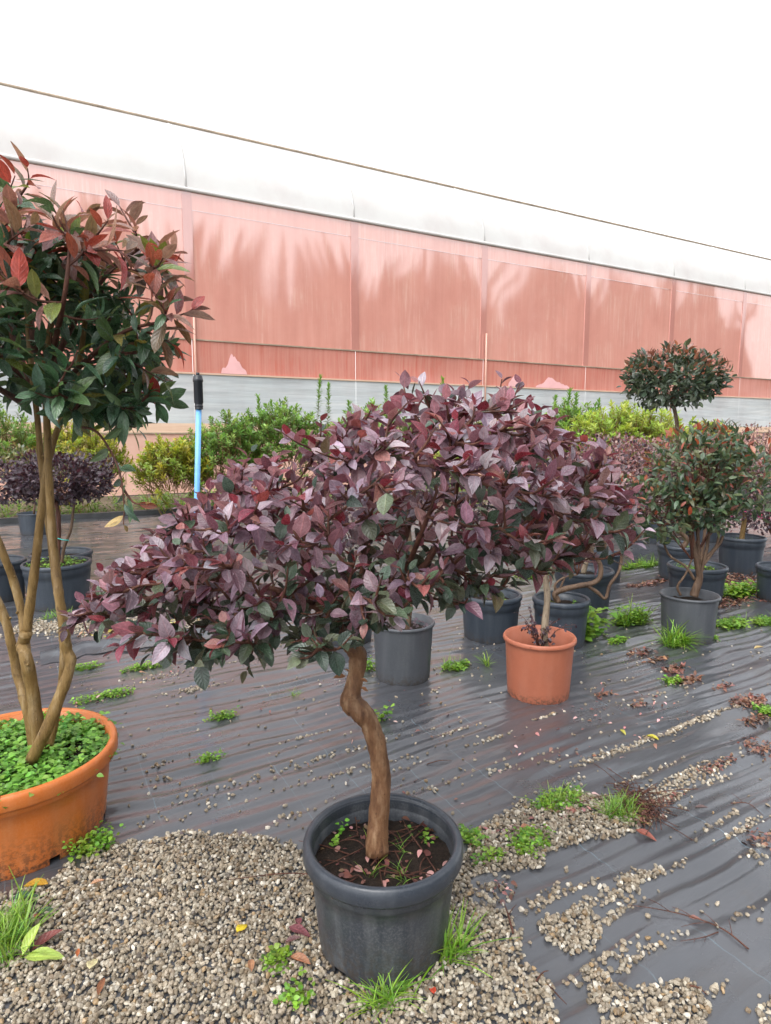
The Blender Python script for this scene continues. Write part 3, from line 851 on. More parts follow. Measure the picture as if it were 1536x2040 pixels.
    for p in paths:
        V, Fs, uv = tube(p, np.linspace(0.0042, 0.0014, len(p)), 5, cap=False); B.add(V, Fs, uv)
    tw = B.build('twigs', M['bark_red'], t); tw['kind'] = 'stuff'
    PURP = [(.23, .16, .20), (.30, .23, .275), (.16, .10, .13), (.37, .305, .355), (.19, .095, .12), (.12, .065, .088), (.25, .15, .185), (.32, .24, .28)]  # paler lavender tones carry the sky sheen of wet leaves in the colour
    RED = [(.20, .04, .055), (.25, .085, .08), (.18, .035, .055), (.28, .13, .115)]
    GRN = [(.042, .074, .048), (.060, .095, .055), (.034, .060, .042), (.11, .135, .08)]
    def colour(r, p, q):
        zz = p[2] + org[2]; xx = p[0] + org[0]
        bot = np.interp(xx, xb, zb)
        top = np.interp(xx, xs, zt)
        rel = (zz - bot) / max(0.05, top - bot)
        pg = 0.05 + 1.0 * max(0, q - 0.28) + (0.86 if rel < 0.2 and xx < .15 else 0.6 if rel < 0.16 else (0.36 if rel < 0.42 else 0))
        if r.random() < pg: return pickc(r, GRN, .25)
        if r.random() < (0.17 if q < 0.12 else 0.07) + 0.07 * (rel > .7): return pickc(r, RED, .2)
        return pickc(r, PURP, .22)
    Lv = twig_leaves(rng, paths, 0.20, 0.0165, 0.053, colour, up=1.0, spread=1.05, tilt=0.42)
    for k in ('O',): Lv[k] = Lv[k] + org
    fine = [leaf_tpl(.62, 6, 2, .28, .12, (.82, .8), .03), leaf_tpl(.55, 6, 2, .45, .28, (.85, .8), .04), leaf_tpl(.66, 6, 2, .15, -.08, (.82, .75), .05), leaf_tpl(.57, 6, 2, .35, .45, (.8, .85), .03)]
    coarse = [leaf_tpl(.62, 5, 1, .28, .12, (.82, .8)), leaf_tpl(.55, 5, 1, .45, .28, (.85, .8)), leaf_tpl(.66, 5, 1, .15, -.08, (.82, .75)), leaf_tpl(.57, 5, 1, .35, .45, (.8, .85))]
    make_foliage(t, org, Lv, fine, coarse, 'loro', M['purple_leaf'], M['purple_leaf_mass'], 300, 14)
    # litter, roots, grass and weeds on the soil
    zs = FH - 0.072
    B = Buf(); n = 150
    a = rng.uniform(0, 6.28, n); r = np.sqrt(rng.random(n)) * (FR - 0.04)
    fr = (np.sin(a) < -0.2) | (rng.random(n) < 0.35); a, r = a[fr], r[fr]; n = len(a)
    O = np.stack([r * np.cos(a), r * np.sin(a), zs + rng.uniform(0, 0.014, n)], -1)
    stamp(B, coarse, O, np.stack([rng.normal(0, 1, n), rng.normal(0, 1, n), rng.normal(0, .2, n)], -1), np.stack([rng.normal(0, .3, n), rng.normal(0, .3, n), np.ones(n)], -1), rng.uniform(.010, .036, n),
          np.array([pickc(rng, [(.16, .05, .04), (.22, .09, .06), (.12, .04, .035), (.45, .22, .2), (.2, .12, .06)], .3) for _ in range(n)]), rng.integers(0, 4, n))
    tag(B.build('leaf_litter', M['litter'], t), kind='stuff')
    B = Buf()
    for k in range(34):
        a0 = rng.uniform(0, 6.28); r0 = rng.uniform(0.01, .13); c = np.array((r0 * math.cos(a0), r0 * math.sin(a0), zs + .006))
        dr = rng.normal(0, .05, 3) * (1, 1, .08)
        V, Fs, uv = tube(spline([c, c + dr + (0, 0, rng.uniform(0, .018)), c + 2 * dr + np.append(rng.normal(0, .02, 2), 0)], 4), np.linspace(.0022, .001, 9), 5); B.add(V, Fs, uv)
    tag(B.build('roots', M['bark_red'], t), kind='stuff')
    B = Buf()
    for (gx, gy) in ((.05, -.06), (.06, -.10), (-.03, -.075), (.055, .03), (-.04, .08)):
        add_grass(B, rng, np.array([(gx, gy, zs)]), 0.055, 9, lean=.7)
    add_round_weeds(B, rng, np.array([(-.14, .07, zs), (-.12, .09, zs), (.10, .10, zs), (.12, .085, zs), (.14, .05, zs), (.05, -.15, zs), (-.03, .12, zs)]), .017, 8, .03)
    tag(B.build('weeds', M['bush_leaf'], t), kind='stuff')
main_tree()

# ------------------------------------------------------------------ photinia in the orange pot
def left_tree():
    rng = np.random.default_rng(33)
    X, Y, H, R = pot_fit(22, 392, 1494, 1772, 0.84)
    org = np.array((X, Y, 0.006))
    t = empty('potted_tree', org)
    tag(t, 'multi-stemmed tree with red-tipped green leaves in big orange pot carpeted with weeds', 'potted tree')
    pot_parts(t, R, H, M['orange_pot'], None, 0.84, 0.05, 0.055, 0.018, flute=14, seg=112)
    def W(px, py, yy=0.0): return at(px, py, Y + yy) - org
    st = [([(72, 1500), (52, 1400), (35, 1340), (22, 1280), (5, 1220), (-40, 1120), (-80, 1000), (-60, 820)], .021, .011, .05),
          ([(78, 1495), (68, 1400), (52, 1310), (46, 1285), (52, 1262)], .024, .021, .0),
          ([(50, 1268), (45, 1230), (28, 1160), (5, 1100), (-30, 1000), (-30, 860)], .016, .010, .03),
          ([(52, 1262), (62, 1190), (72, 1110), (82, 1020), (100, 900), (150, 760), (170, 640)], .018, .008, -.01),
          ([(62, 1515), (92, 1455), (118, 1390), (140, 1325), (132, 1290), (128, 1250), (118, 1190), (112, 1130), (104, 1060), (98, 960), (94, 850), (90, 720), (120, 560)], .022, .009, -.06),
          ([(96, 1490), (112, 1420), (126, 1340), (124, 1250), (110, 1150), (98, 1050), (84, 940), (76, 850), (60, 700), (50, 560)], .016, .008, .03)]
    limbs = []
    for pts, r0, r1, dy in st:
        k = np.linspace(0, 1, len(pts))
        P = [W(x, y, dy * (1 if i else 0.5) + 0.02 * math.sin(i * 2 + x)) for i, (x, y) in enumerate(pts)]
        p = spline(P, 6)
        rad = np.linspace(r0, r1, len(p)) * (1 + 0.10 * (vnoise(np.arange(len(p)) * .7, 0 * np.arange(len(p)), len(limbs) + 3) - .5) * 2)
        V, Fs, uv = tube(p, rad, 12, 0.07, len(limbs))
        s = obj('stem', np_mesh('stem', V, Fs, uv), M['bark_olive'], t)
        limbs.append([np.array(q) for q in P[-4:]])
        for q in rng.integers(4, len(p) - 4, 4):
            c = p[q] + np.append(rng.normal(0, .5, 2), 0) * rad[q] * 1.2
            V, Fs, uv = tube([c, c + (0.004, -.006, .004), c + (.006, -.010, .006)], [.005, .0045, .003], 6)
            obj('bud_scar', np_mesh('bud_scar', V, Fs, uv), M['bark_olive'], s)
    # upper limbs spreading into the crown
    for (pts) in ([(92, 800, 0), (170, 720, -.1), (250, 660, -.15), (330, 640, -.15)], [(90, 760, 0), (150, 640, .05), (220, 540, .1), (300, 480, .1)], [(80, 800, 0), (110, 680, -.2), (130, 580, -.3), (140, 480, -.3)],
                  [(60, 780, 0), (0, 700, -.1), (-80, 620, -.1), (-200, 560, 0)], [(70, 700, 0), (50, 560, .1), (40, 460, .1), (40, 380, .1)], [(60, 760, .1), (20, 640, .25), (60, 520, .35), (140, 460, .4)], [(90, 820, 0), (150, 800, .1), (220, 760, .2), (290, 740, .25)], [(40, 800, 0), (-20, 760, -.25), (-60, 700, -.3), (-120, 640, -.3)]):
        P = [W(*q) for q in pts]; p = spline(P, 6)
        V, Fs, uv = tube(p, np.linspace(.011, .004, len(p)), 8, .06)
        obj('branch', np_mesh('branch', V, Fs, uv), M['bark_red'], t); limbs.append(P)
    tips = []
    c = W(10, 650)
    while len(tips) < 330:
        v = rng.normal(0, 1, 3); v /= np.linalg.norm(v)
        if v[2] < -0.75: continue
        f = rng.uniform(0.62, 1.0)
        e = np.array((.56, .48, .36 if v[2] > 0 else .40)) * v * f
        # dome sloping down to the side of the second pot
        P = np.array((0.0, .02, 0)) + c + e
        P[2] -= 0.10 * max(0, e[0]) / .5
        tips.append(P)
    tops = []
    for (x, y, dy) in ((55, 335, .05), (30, 350, -.1), (0, 370, .1), (100, 400, -.2), (125, 420, -.3), (170, 430, 0), (235, 405, .1), (215, 440, -.15), (270, 450, .05), (320, 500, -.1), (345, 500, .05), (300, 520, -.2), (380, 620, -.15), (345, 560, .1), (350, 690, -.1), (330, 760, 0),
                       (20, 430, -.3), (-40, 420, -.2), (60, 450, -.3), (180, 480, -.25), (250, 500, -.25), (290, 560, -.25), (330, 620, -.25), (280, 780, .1), (-20, 520, -.35), (10, 560, -.38), (-10, 390, 0)):
        tops.append(W(x, y, dy))
    for k in range(26):
        x = rng.uniform(-90, 330); tops.append(W(x, 400 + max(0, x - 60) * .42 + abs(rng.normal(0, 45)), rng.uniform(-.36, .2)))
    paths = grow(rng, limbs, tips, start=W(85, 860)); ptop = grow(rng, limbs, tops, start=W(85, 860))
    hang = spline([W(150, 850, -.1), (W(195, 862, -.14)), W(235, 930, -.2), W(247, 1000, -.22), W(246, 1045, -.22)], 5)
    hang2 = spline([W(240, 965, -.2), W(265, 1000, -.22), (W(290, 1005, -.22))], 4)
    B = Buf()
    for p in paths + ptop + [hang, hang2]:
        V, Fs, uv = tube(p, np.linspace(.0050, .0016, len(p)), 5, cap=False); B.add(V, Fs, uv)
    tag(B.build('twigs', M['bark_red'], t), kind='stuff')
    GRN = [(.058, .125, .07), (.078, .155, .082), (.045, .10, .06), (.11, .19, .075), (.062, .13, .08)]
    RED = [(.25, .12, .105), (.30, .085, .06), (.23, .13, .12), (.28, .15, .115), (.20, .13, .08), (.34, .07, .06), (.26, .17, .15)]
    def cg(r, p, q):
        zz = p[2] + org[2]
        if zz > 1.98 and r.random() < (zz - 1.94) * 2.6 * (1.1 - q * .6): return pickc(r, RED, .2)
        if r.random() < 0.05: return pickc(r, [(.14, .20, .04), (.2, .2, .05)], .2)
        return pickc(r, GRN, .22)
    def cr(r, p, q):
        return pickc(r, RED, .2) if r.random() < 0.93 - .4 * q else pickc(r, [(.13, .17, .04), (.05, .10, .05)], .2)
    L1 = twig_leaves(rng, paths, .14, .0118, .094, cg, up=.7, spread=1.05, tilt=.35)
    L2 = twig_leaves(rng, ptop, .17, .017, .105, cr, up=.7, spread=.95, tilt=.3)
    L3 = twig_leaves(rng, [hang, hang2], .30, .035, .075, lambda r, p, q: pickc(r, [(.30, .10, .05), (.35, .25, .12), (.28, .08, .05)] if q < .22 else GRN, .2), up=.5)
    Lv = join(L1, L2, L3); Lv['O'] = Lv['O'] + org
    fine = [leaf_tpl(.36, 6, 2, .35, .22, (.95, .75), .03), leaf_tpl(.40, 6, 2, .2, .1, (.95, .7), .03), leaf_tpl(.32, 6, 2, .5, .5, (.9, .75), .03), leaf_tpl(.38, 6, 2, .3, .35, (1.0, .75), .04)]
    coarse = [leaf_tpl(.36, 5, 1, .35, .22, (.95, .75)), leaf_tpl(.40, 5, 1, .2, .1, (.95, .7)), leaf_tpl(.32, 5, 1, .5, .5, (.9, .75)), leaf_tpl(.38, 5, 1, .3, .35, (1.0, .75))]
    make_foliage(t, org, Lv, fine, coarse, 'photinia', M['glossy_leaf'], M['glossy_leaf_mass'], 300, 16)
    # weeds filling the pot
    B = Buf(); n = 620
    a = rng.uniform(0, 6.28, n); r = np.sqrt(rng.random(n)) * (R - .022)
    pts = np.stack([r * np.cos(a), r * np.sin(a), np.full(n, H - .05)], -1)
    add_round_weeds(B, rng, pts, .024, 9, .042, [(.15, .36, .05), (.20, .42, .06), (.12, .30, .05), (.24, .46, .08)])
    tag(B.build('weeds', M['bush_leaf'], t), kind='stuff')
left_tree()


# ------------------------------------------------------------------ gravel
ICO = None
def ico():
    global ICO
    if ICO is None:
        p = (1 + 5 ** .5) / 2
        V = np.array([(-1, p, 0), (1, p, 0), (-1, -p, 0), (1, -p, 0), (0, -1, p), (0, 1, p), (0, -1, -p), (0, 1, -p), (p, 0, -1), (p, 0, 1), (-p, 0, -1), (-p, 0, 1)]) / math.sqrt(1 + p * p)
        F = np.array([(0, 11, 5), (0, 5, 1), (0, 1, 7), (0, 7, 10), (0, 10, 11), (1, 5, 9), (5, 11, 4), (11, 10, 2), (10, 7, 6), (7, 1, 8), (3, 9, 4), (3, 4, 2), (3, 2, 6), (3, 6, 8), (3, 8, 9), (4, 9, 5), (2, 4, 11), (6, 2, 10), (8, 6, 7), (9, 8, 1)])
        ICO = V, F
    return ICO
def in_poly(px, py, poly):
    poly = np.asarray(poly, float); inside = np.zeros(len(px), bool); j = len(poly) - 1
    for i in range(len(poly)):
        xi, yi = poly[i]; xj, yj = poly[j]
        c = ((yi > py) != (yj > py)) & (px < (xj - xi) * (py - yi) / (yj - yi + 1e-9) + xi)
        inside ^= c; j = i
    return inside
STONE_COLS = np.array([(.27, .225, .165), (.33, .285, .22), (.21, .17, .12), (.38, .34, .27), (.17, .125, .08), (.29, .24, .18), (.52, .48, .41), (.13, .11, .09), (.29, .20, .11)])
def stones(B, rng, P, size=(.0046, .0094), flat=.7):
    n = len(P); V, F = ico()
    s = rng.uniform(*size, n)[:, None] * np.stack([rng.uniform(.75, 1.35, n), rng.uniform(.75, 1.1, n), rng.uniform(.5, .9, n) * flat / .7], -1)
    q = rng.normal(0, 1, (n, 4)); q[:, 1:3] *= 0.35; q /= np.linalg.norm(q, axis=1)[:, None]
    w, x, y, z = q.T
    Rm = np.stack([1 - 2 * (y * y + z * z), 2 * (x * y - z * w), 2 * (x * z + y * w), 2 * (x * y + z * w), 1 - 2 * (x * x + z * z), 2 * (y * z - x * w), 2 * (x * z - y * w), 2 * (y * z + x * w), 1 - 2 * (x * x + y * y)], -1).reshape(n, 3, 3)
    loc = V[None] * (1 + rng.uniform(-.22, .22, (n, 12, 1))) * s[:, None]
    W = np.einsum('nij,nkj->nki', Rm, loc) + P[:, None]
    c = STONE_COLS[rng.choice(len(STONE_COLS), n, p=[.19, .16, .14, .13, .08, .13, .08, .05, .04])] * rng.uniform(.7, 1.45, (n, 1))
    Fa = (F[None] + (np.arange(n) * 12)[:, None, None]).reshape(-1, 3)
    B.add(W.reshape(-1, 3), Fa, None, np.repeat(c, 12, 0))
GRAVEL_POLY = [(-900, 1850), (0, 1785), (100, 1762), (160, 1738), (225, 1695), (290, 1682), (360, 1675), (440, 1668), (500, 1682), (560, 1690), (640, 1690), (900, 1735), (930, 1690), (985, 1650), (1050, 1605), (1140, 1585), (1225, 1598), (1262, 1632), (1240, 1668), (1150, 1690), (1080, 1722), (1060, 1752), (1000, 1742), (930, 1760), (940, 1800), (1000, 1820), (1038, 1860), (1040, 1925), (1085, 1965), (1120, 2045), (1250, 2500), (-900, 2500)]
PATCHES = [[(1058, 1850), (1100, 1832), (1150, 1815), (1185, 1850), (1195, 1880), (1180, 1905), (1135, 1922), (1090, 1890)], [(1150, 1950), (1185, 1940), (1215, 1965), (1260, 1985), (1330, 1962), (1375, 1955), (1410, 1990), (1400, 2060), (1420, 2300), (1240, 2300), (1200, 2030)]]
def gravel():
    rng = np.random.default_rng(4); B = Buf()
    st = .0094
    X, Y = np.meshgrid(np.arange(-1.9, 1.15, st), np.arange(.62, 2.75, st)); X = X.ravel() + rng.normal(0, st * .35, X.size); Y = Y.ravel() + rng.normal(0, st * .35, Y.size)
    px, py, dep = project(np.stack([X, Y, 0 * X], -1))
    jx = px + 34 * (vnoise(X * 9, Y * 9, 3) - .5) + 14 * (vnoise(X * 40, Y * 40, 5) - .5); jy = py + 26 * (vnoise(X * 9, Y * 9, 8) - .5) + 12 * (vnoise(X * 40, Y * 40, 9) - .5)
    ok = in_poly(jx, jy, GRAVEL_POLY)
    for p in PATCHES: ok |= in_poly(jx, jy, p)
    ok &= rng.random(len(X)) < 0.93
    ok &= np.hypot(X - FX, Y - FY) > FR * .78
    X, Y = X[ok], Y[ok]
    Z = fab_z(X, Y) + rng.uniform(.001, .011, len(X))
    stones(B, rng, np.stack([X, Y, Z], -1))
    tag(B.build('gravel', M['stone'], smooth=False), 'pale beige gravel spread around the black and orange pots', 'gravel', kind='stuff')
gravel()
def pebbles():
    rng = np.random.default_rng(14); B = Buf(); P = []
    strips = [(740, 1490, .25, .02, 30), (650, 1512, .25, .02, 30), (690, 1545, .3, .02, 40), (605, 1476, .12, .02, 22), (905, 1463, .14, .014, 30), (990, 1474, .16, .014, 34), (1085, 1432, .12, .012, 22), (860, 1382, .1, .02, 10), (820, 1520, .4, .06, 24), (900, 1560, .5, .05, 30), (1000, 1530, .3, .04, 24),
              (1190, 1512, .16, .03, 70), (1230, 1500, .1, .02, 26), (1350, 1458, .30, .022, 150), (1290, 1480, .22, .012, 40), (1420, 1430, .25, .02, 70), (1345, 1575, .36, .05, 340), (1290, 1545, .2, .02, 40), (1380, 1540, .2, .02, 40), (1250, 1775, .13, .035, 150), (1165, 1775, .12, .012, 20), (1090, 1800, .12, .03, 60), (1300, 1750, .06, .03, 40), (1350, 1735, .06, .015, 14),
              (1180, 1805, .09, .015, 18), (1235, 1825, .12, .012, 26), (1195, 1850, .1, .015, 20), (1210, 1930, .16, .02, 60), (1270, 1920, .16, .018, 55), (1440, 1640, .16, .015, 24), (1480, 1655, .16, .025, 40), (1300, 1640, .2, .02, 24), (1240, 1600, .2, .03, 24), (1500, 1715, .05, .02, 14), (1480, 1830, .2, .02, 8), (1430, 1980, .06, .02, 12), (1530, 2030, .08, .03, 30), (1150, 1560, .2, .03, 14), (980, 1790, .1, .05, 60), (950, 1840, .1, .04, 40), (330, 1350, .4, .05, 50), (390, 1378, .16, .04, 80),
              (320, 1530, .06, .03, 14), (330, 1560, .1, .04, 10), (480, 1580, .3, .06, 16), (500, 1560, .4, .02, 24), (400, 1620, .5, .05, 30), (560, 1640, .3, .04, 26), (1100, 1520, .2, .02, 14), (1290, 1400, .4, .05, 30), (1200, 1370, .3, .04, 16)]
    for px, py, l, w, n in strips:
        c = gnd(px, py); u = rng.normal(0, .5, n) * l; v = rng.normal(0, .5, n) * w + .3 * w * np.sin(u * 20)
        P.append(np.stack([c[0] + u * AX[0] + v * BX[0], c[1] + u * AX[1] + v * BX[1]], -1))
    n = 650
    x = rng.uniform(-2.2, 3.0, n); y = rng.uniform(1.5, 4.6, n); P.append(np.stack([x, y], -1))
    P = np.concatenate(P); P = np.column_stack([P, fab_z(P[:, 0], P[:, 1]) + .003])
    stones(B, rng, P, (.0045, .0095))
    # gravel band between the two fabric sheets
    n = 2600; a = rng.uniform(-3.2, -.7, n); b = 4.93 + rng.normal(0, .10, n) + .05 * np.sin(a * 4)
    x = a * AX[0] + b * BX[0]; y = a * AX[1] + b * BX[1]
    c = gnd(265, 1248); n = 2600; u = rng.uniform(-.85, .75, n); v = rng.normal(0, .09, n)
    x = c[0] + u; y = c[1] + v + u * .10
    stones(B, rng, np.stack([x, y, fab_z(x, y) + .004], -1), (.005, .011))
    tag(B.build('pebbles', M['stone'], smooth=False), 'loose pale pebbles strewn in the folds of the black fabric', 'pebbles', kind='stuff')
pebbles()

# ------------------------------------------------------------------ weeds on the ground
G1 = 'low weeds growing through the fabric'; G2 = 'grass tufts growing through the ground'
weed('round', 172, 1336, .09, .025, 34, 'short strip of green weed between two longer strips beside the orange pot', G1)
weed('round', 292, 1335, .16, .03, 60, 'long strip of green weed with purple fallen leaf at its end', G1)
weed('round', 205, 1396, .17, .03, 60, 'green weed strip on fabric right behind the orange pot', G1)
weed('round', 445, 1436, .085, .02, 34, 'small lone weed strip on open fabric below the dangling twig', G1)
weed('round', 422, 1522, .06, .02, 26, 'small weed cushion on fabric between orange pot and black pot', G1)
weed('round', 178, 1708, .06, .045, 40, 'bright leafy weed against the foot of the orange pot', G1, h=.06, size=.018)
weed('round', 552, 1928, .035, .03, 22, 'small ferny weed on the gravel beside fallen brown leaf', G1)
weed('round', 592, 2005, .03, .04, 12, 'tiny sparse weed sprouts on gravel before the black pot', G1)
weed('grass', 14, 1888, .06, .09, 46, 'bright grass clump on gravel beside pale green fallen leaves', G2, gh=.10)
weed('grass', 896, 1915, .035, .03, 15, 'long grass tuft against the side of the black pot on gravel', G2, gh=.13)
weed('grass', 768, 2012, .06, .02, 16, 'grass tuft in front of the foot of the black pot', G2, gh=.09)
weed('round', 935, 1682, .025, .05, 26, 'weed cushion touching the rim side of the black pot', G1)
weed('mixed', 1110, 1605, .13, .06, 62, 'large weed patch on gravel next to the twig debris', G1)
weed('grass', 1232, 1628, .07, .06, 46, 'grass clump on gravel against the heap of brown twigs', G2, gh=.065)
weed('round', 1055, 1690, .08, .05, 60, 'sprawling light green weed on the gravel tongue', G1)
weed('round', 975, 1718, .05, .02, 16, 'pale creeping weed sprig on the gravel tongue', G1)
weed('mixed', 905, 1335, .10, .05, 40, 'weed patch with grass between the grey pot and the terracotta pot', G1, size=.02)
weed('grass', 655, 1282, .06, .04, 14, 'yellowish grass tuft behind the crooked brown trunk', G2, gh=.12)
weed('grass', 968, 1330, .02, .02, 5, 'single thin grass sprig beside the dark pot', G2, gh=.10)
weed('round', 736, 1340, .04, .05, 16, 'small weed against the foot of the plain grey pot', G1, h=.07, size=.022)
weed('round', 762, 1440, .015, .02, 4, 'tiny round-leaved seedling beside the crooked trunk', G1, h=.06, size=.03)
weed('mixed', 1255, 1245, .17, .09, 80, 'bushy weed on fabric between the terracotta pot and the tall grey pot', G1, size=.03, h=.11, gh=.15)
weed('round', 1228, 1286, .09, .035, 36, 'low yellowish weed mat on fabric near brown leaves', G1, size=.02)
weed('grass', 1350, 1288, .12, .04, 40, 'spreading grass at the foot of the tall grey pot', G2, gh=.16)
weed('round', 1415, 1278, .06, .03, 22, 'little weed at the side of the tall grey pot', G1, size=.02)
weed('mixed', 1455, 1250, .16, .07, 70, 'weed mat on brown litter beside the tall grey pot', G1, size=.03)
weed('mixed', 1525, 1245, .11, .06, 60, 'thick weed mat on litter near the dark pot at the litter edge', G1, size=.025)
weed('mixed', 1470, 1190, .14, .06, 40, 'broad-leaved weed on brown litter behind the tall grey pot', G1, size=.05, h=.10)
weed('round', 1338, 1364, .05, .03, 26, 'small weed at the end of a trail of brown litter', G1, size=.02)
weed('round', 1528, 1425, .05, .06, 30, 'weed edging the pile of reddish litter', G1, size=.02)
weed('round', 1170, 1275, .07, .06, 22, 'broad-leaved vine weed beside the terracotta pot', G1, size=.06, h=.20)
weed('mixed', 1275, 1132, .30, .09, 60, 'weed strip on fabric behind the contorted branch', G1, size=.03, gh=.14)
weed('grass', 590, 1390, .02, .02, 4, 'tiny grass sprig on open fabric beside the trunk', G2, gh=.05)
weed('mixed', 1060, 1150, .2, .12, 40, 'weed clump on fabric between dark pots behind the terracotta pot', G1, size=.03, gh=.14)
weed('grass', 120, 1232, .10, .04, 16, 'thin grass by the gravel band near the dark pots', G2, gh=.08)

# ------------------------------------------------------------------ litter, fallen leaves, twigs
TPL_LITTER = [leaf_tpl(.5, 3, 1, .4, .3), leaf_tpl(.4, 3, 1, .6, -.2), leaf_tpl(.6, 3, 1, .2, .5)]
BROWN = [(.17, .075, .045), (.22, .11, .07), (.12, .055, .04), (.28, .15, .09), (.09, .045, .035), (.20, .07, .055)]
def litter_patch(spots, name, label, cols=BROWN, size=(.012, .032), seed=1):
    rng = np.random.default_rng(seed); B = Buf()
    for px, py, rx, ry, n in spots:
        c = gnd(px, py); p = disc(rng, c, rx, ry, n); p[:, 2] += rng.uniform(.001, .016, n)
        stamp(B, TPL_LITTER, p, np.stack([rng.normal(0, 1, n), rng.normal(0, 1, n), rng.normal(0, .25, n)], -1), np.stack([rng.normal(0, .5, n), rng.normal(0, .5, n), np.ones(n)], -1), rng.uniform(*size, n), np.array([pickc(rng, cols, .3) for _ in range(n)]), rng.integers(0, 3, n))
    return tag(B.build(name, M['litter']), label, 'litter', kind='stuff')
litter_patch([(1490, 1165, .35, .45, 700), (1440, 1205, .3, .15, 260), (1530, 1190, .3, .3, 300), (1290, 1165, .3, .07, 150), (1340, 1150, .2, .06, 80)], 'leaf_litter', 'brown leaf litter around the dark pots behind the tall grey pot', size=(.025, .06), seed=2)
litter_patch([(1275, 1306, .10, .04, 60), (1310, 1322, .10, .02, 50), (1345, 1340, .10, .03, 90), (1370, 1360, .12, .04, 90)], 'leaf_litter', 'diagonal trail of brown leaf litter below the tall grey pot', size=(.015, .05), seed=3)
litter_patch([(1490, 1405, .13, .07, 240), (1440, 1375, .1, .03, 50), (1510, 1440, .12, .04, 90), (1275, 1412, .06, .03, 40), (1205, 1390, .07, .02, 40)], 'leaf_litter', 'reddish brown leaf litter piled in folds of the fabric', size=(.012, .035), seed=4)
litter_patch([(1520, 1500, .10, .10, 150), (1430, 1535, .14, .025, 70), (1515, 1680, .07, .05, 60), (1270, 1610, .05, .10, 120), (1275, 1640, .04, .05, 60), (1330, 1600, .1, .03, 50)], 'leaf_litter', 'brown leaf crumbs and debris on fabric near the weed patch', size=(.01, .03), seed=5)
litter_patch([(300, 1250, .55, .10, 260), (360, 1272, .25, .04, 120)], 'leaf_litter', 'yellow and brown leaves on the gravel band by the dark pots', [(.40, .33, .05), (.35, .22, .12), (.2, .1, .06), (.5, .45, .2), (.15, .08, .05)], (.02, .05), 6)
litter_patch([(1000, 1780, .05, .05, 20), (1015, 1660, .15, .04, 26), (1150, 1620, .12, .05, 40), (960, 1680, .08, .05, 16), (850, 1600, .5, .3, 14), (700, 1450, .6, .5, 24), (1150, 1480, .4, .3, 30), (1250, 1420, .4, .3, 40), (330, 1345, .2, .03, 12), (200, 1400, .2, .03, 14)], 'leaf_litter', 'scattered small pink and brown leaf scraps on the wet fabric', [(.4, .17, .16), (.2, .09, .06), (.5, .32, .3), (.15, .06, .05)], (.012, .03), 7)

TPL_FALL = [leaf_tpl(.42, 6, 2, .35, .15, (.9, .75), .05), leaf_tpl(.36, 6, 2, .9, -.1, (.9, .75), .03), leaf_tpl(.5, 6, 2, .2, .3, (.85, .75), .06)]
FALL_ME = None
def fallen(px, py, size, ang, col, label, k=0, tilt=(0, 0), lift=.012):
    global FALL_ME
    if FALL_ME is None: FALL_ME = leaf_meshes('fall', TPL_FALL, M['fallen_leaf'])
    c = gnd(px, py); o = bpy.data.objects.new('fallen_leaf', FALL_ME[k]); COL.objects.link(o)
    o.location = (c[0], c[1], float(fab_z(c[0], c[1])) + lift); o.scale = (size,) * 3; o.rotation_euler = (tilt[0], tilt[1], math.radians(ang)); o.color = (*col, 1)
    tag(o, label, 'leaf', 'fallen leaves on the ground')
fallen(472, 1886, .055, -20, (.75, .58, .02), 'bright yellow fallen leaf on the gravel', 2, lift=.028)
fallen(572, 1868, .075, -110, (.20, .06, .07), 'large dark red fallen leaf on gravel beside the black pot', 0, lift=.018)
fallen(598, 1868, .04, 20, (.22, .06, .075), 'small dark red leaf lying over a larger red one', 2, lift=.024)
fallen(565, 1900, .05, -70, (.13, .05, .05), 'brown-purple fallen leaf on gravel above the ferny weed', 1, lift=.018)
fallen(575, 1925, .075, -120, (.34, .15, .07), 'brown curled leaf lying beside the ferny weed on gravel', 1, lift=.018)
fallen(500, 1930, .05, 195, (.45, .24, .13), 'tan rolled leaf on open gravel', 1, lift=.018)
fallen(180, 1958, .055, 10, (.62, .58, .32), 'pale cream fallen leaf on the gravel', 2, lift=.02)
fallen(196, 2012, .05, 5, (.26, .11, .05), 'dark brown upturned leaf on gravel', 1, lift=.018)
fallen(155, 1925, .03, 20, (.42, .13, .04), 'small orange-brown leaf scrap on gravel', 1, lift=.016)
fallen(44, 1932, .11, -80, (.36, .50, .10), 'big pale green fallen leaf lying flat on gravel', 0, lift=.022)
fallen(44, 1930, .085, -12, (.40, .55, .10), 'folded light green leaf standing up beside a flat green one', 1, (.4, 0), lift=.022)
fallen(60, 1915, .09, -40, (.22, .06, .05), 'dark red-brown leaf behind the pale green leaves', 1, lift=.02)
fallen(70, 1835, .07, -85, (.05, .10, .05), 'dark green fallen leaf on gravel near the grass', 0, lift=.02)
fallen(20, 1808, .08, -70, (.05, .11, .06), 'dark green leaf at the foot of the orange pot', 0, lift=.02)
fallen(100, 1778, .09, 85, (.45, .26, .03), 'yellow-orange mottled leaf before the orange pot', 0, lift=.018)
fallen(178, 1780, .045, -70, (.45, .24, .12), 'tan narrow leaf on gravel near the orange pot', 1, lift=.018)
fallen(70, 1850, .03, 0, (.45, .08, .08), 'small crimson leaf on gravel near the grass', 2, lift=.018)
fallen(1285, 1470, .075, -150, (.50, .46, .05), 'yellow pointed leaf lying across a fabric fold', 1, lift=.008)
fallen(1235, 1462, .04, 200, (.40, .38, .05), 'small yellow leaf at the end of a pebble line', 2, lift=.008)
fallen(1262, 1665, .08, -130, (.28, .08, .05), 'red-brown leaf at the edge of the twig heap', 0, lift=.012)
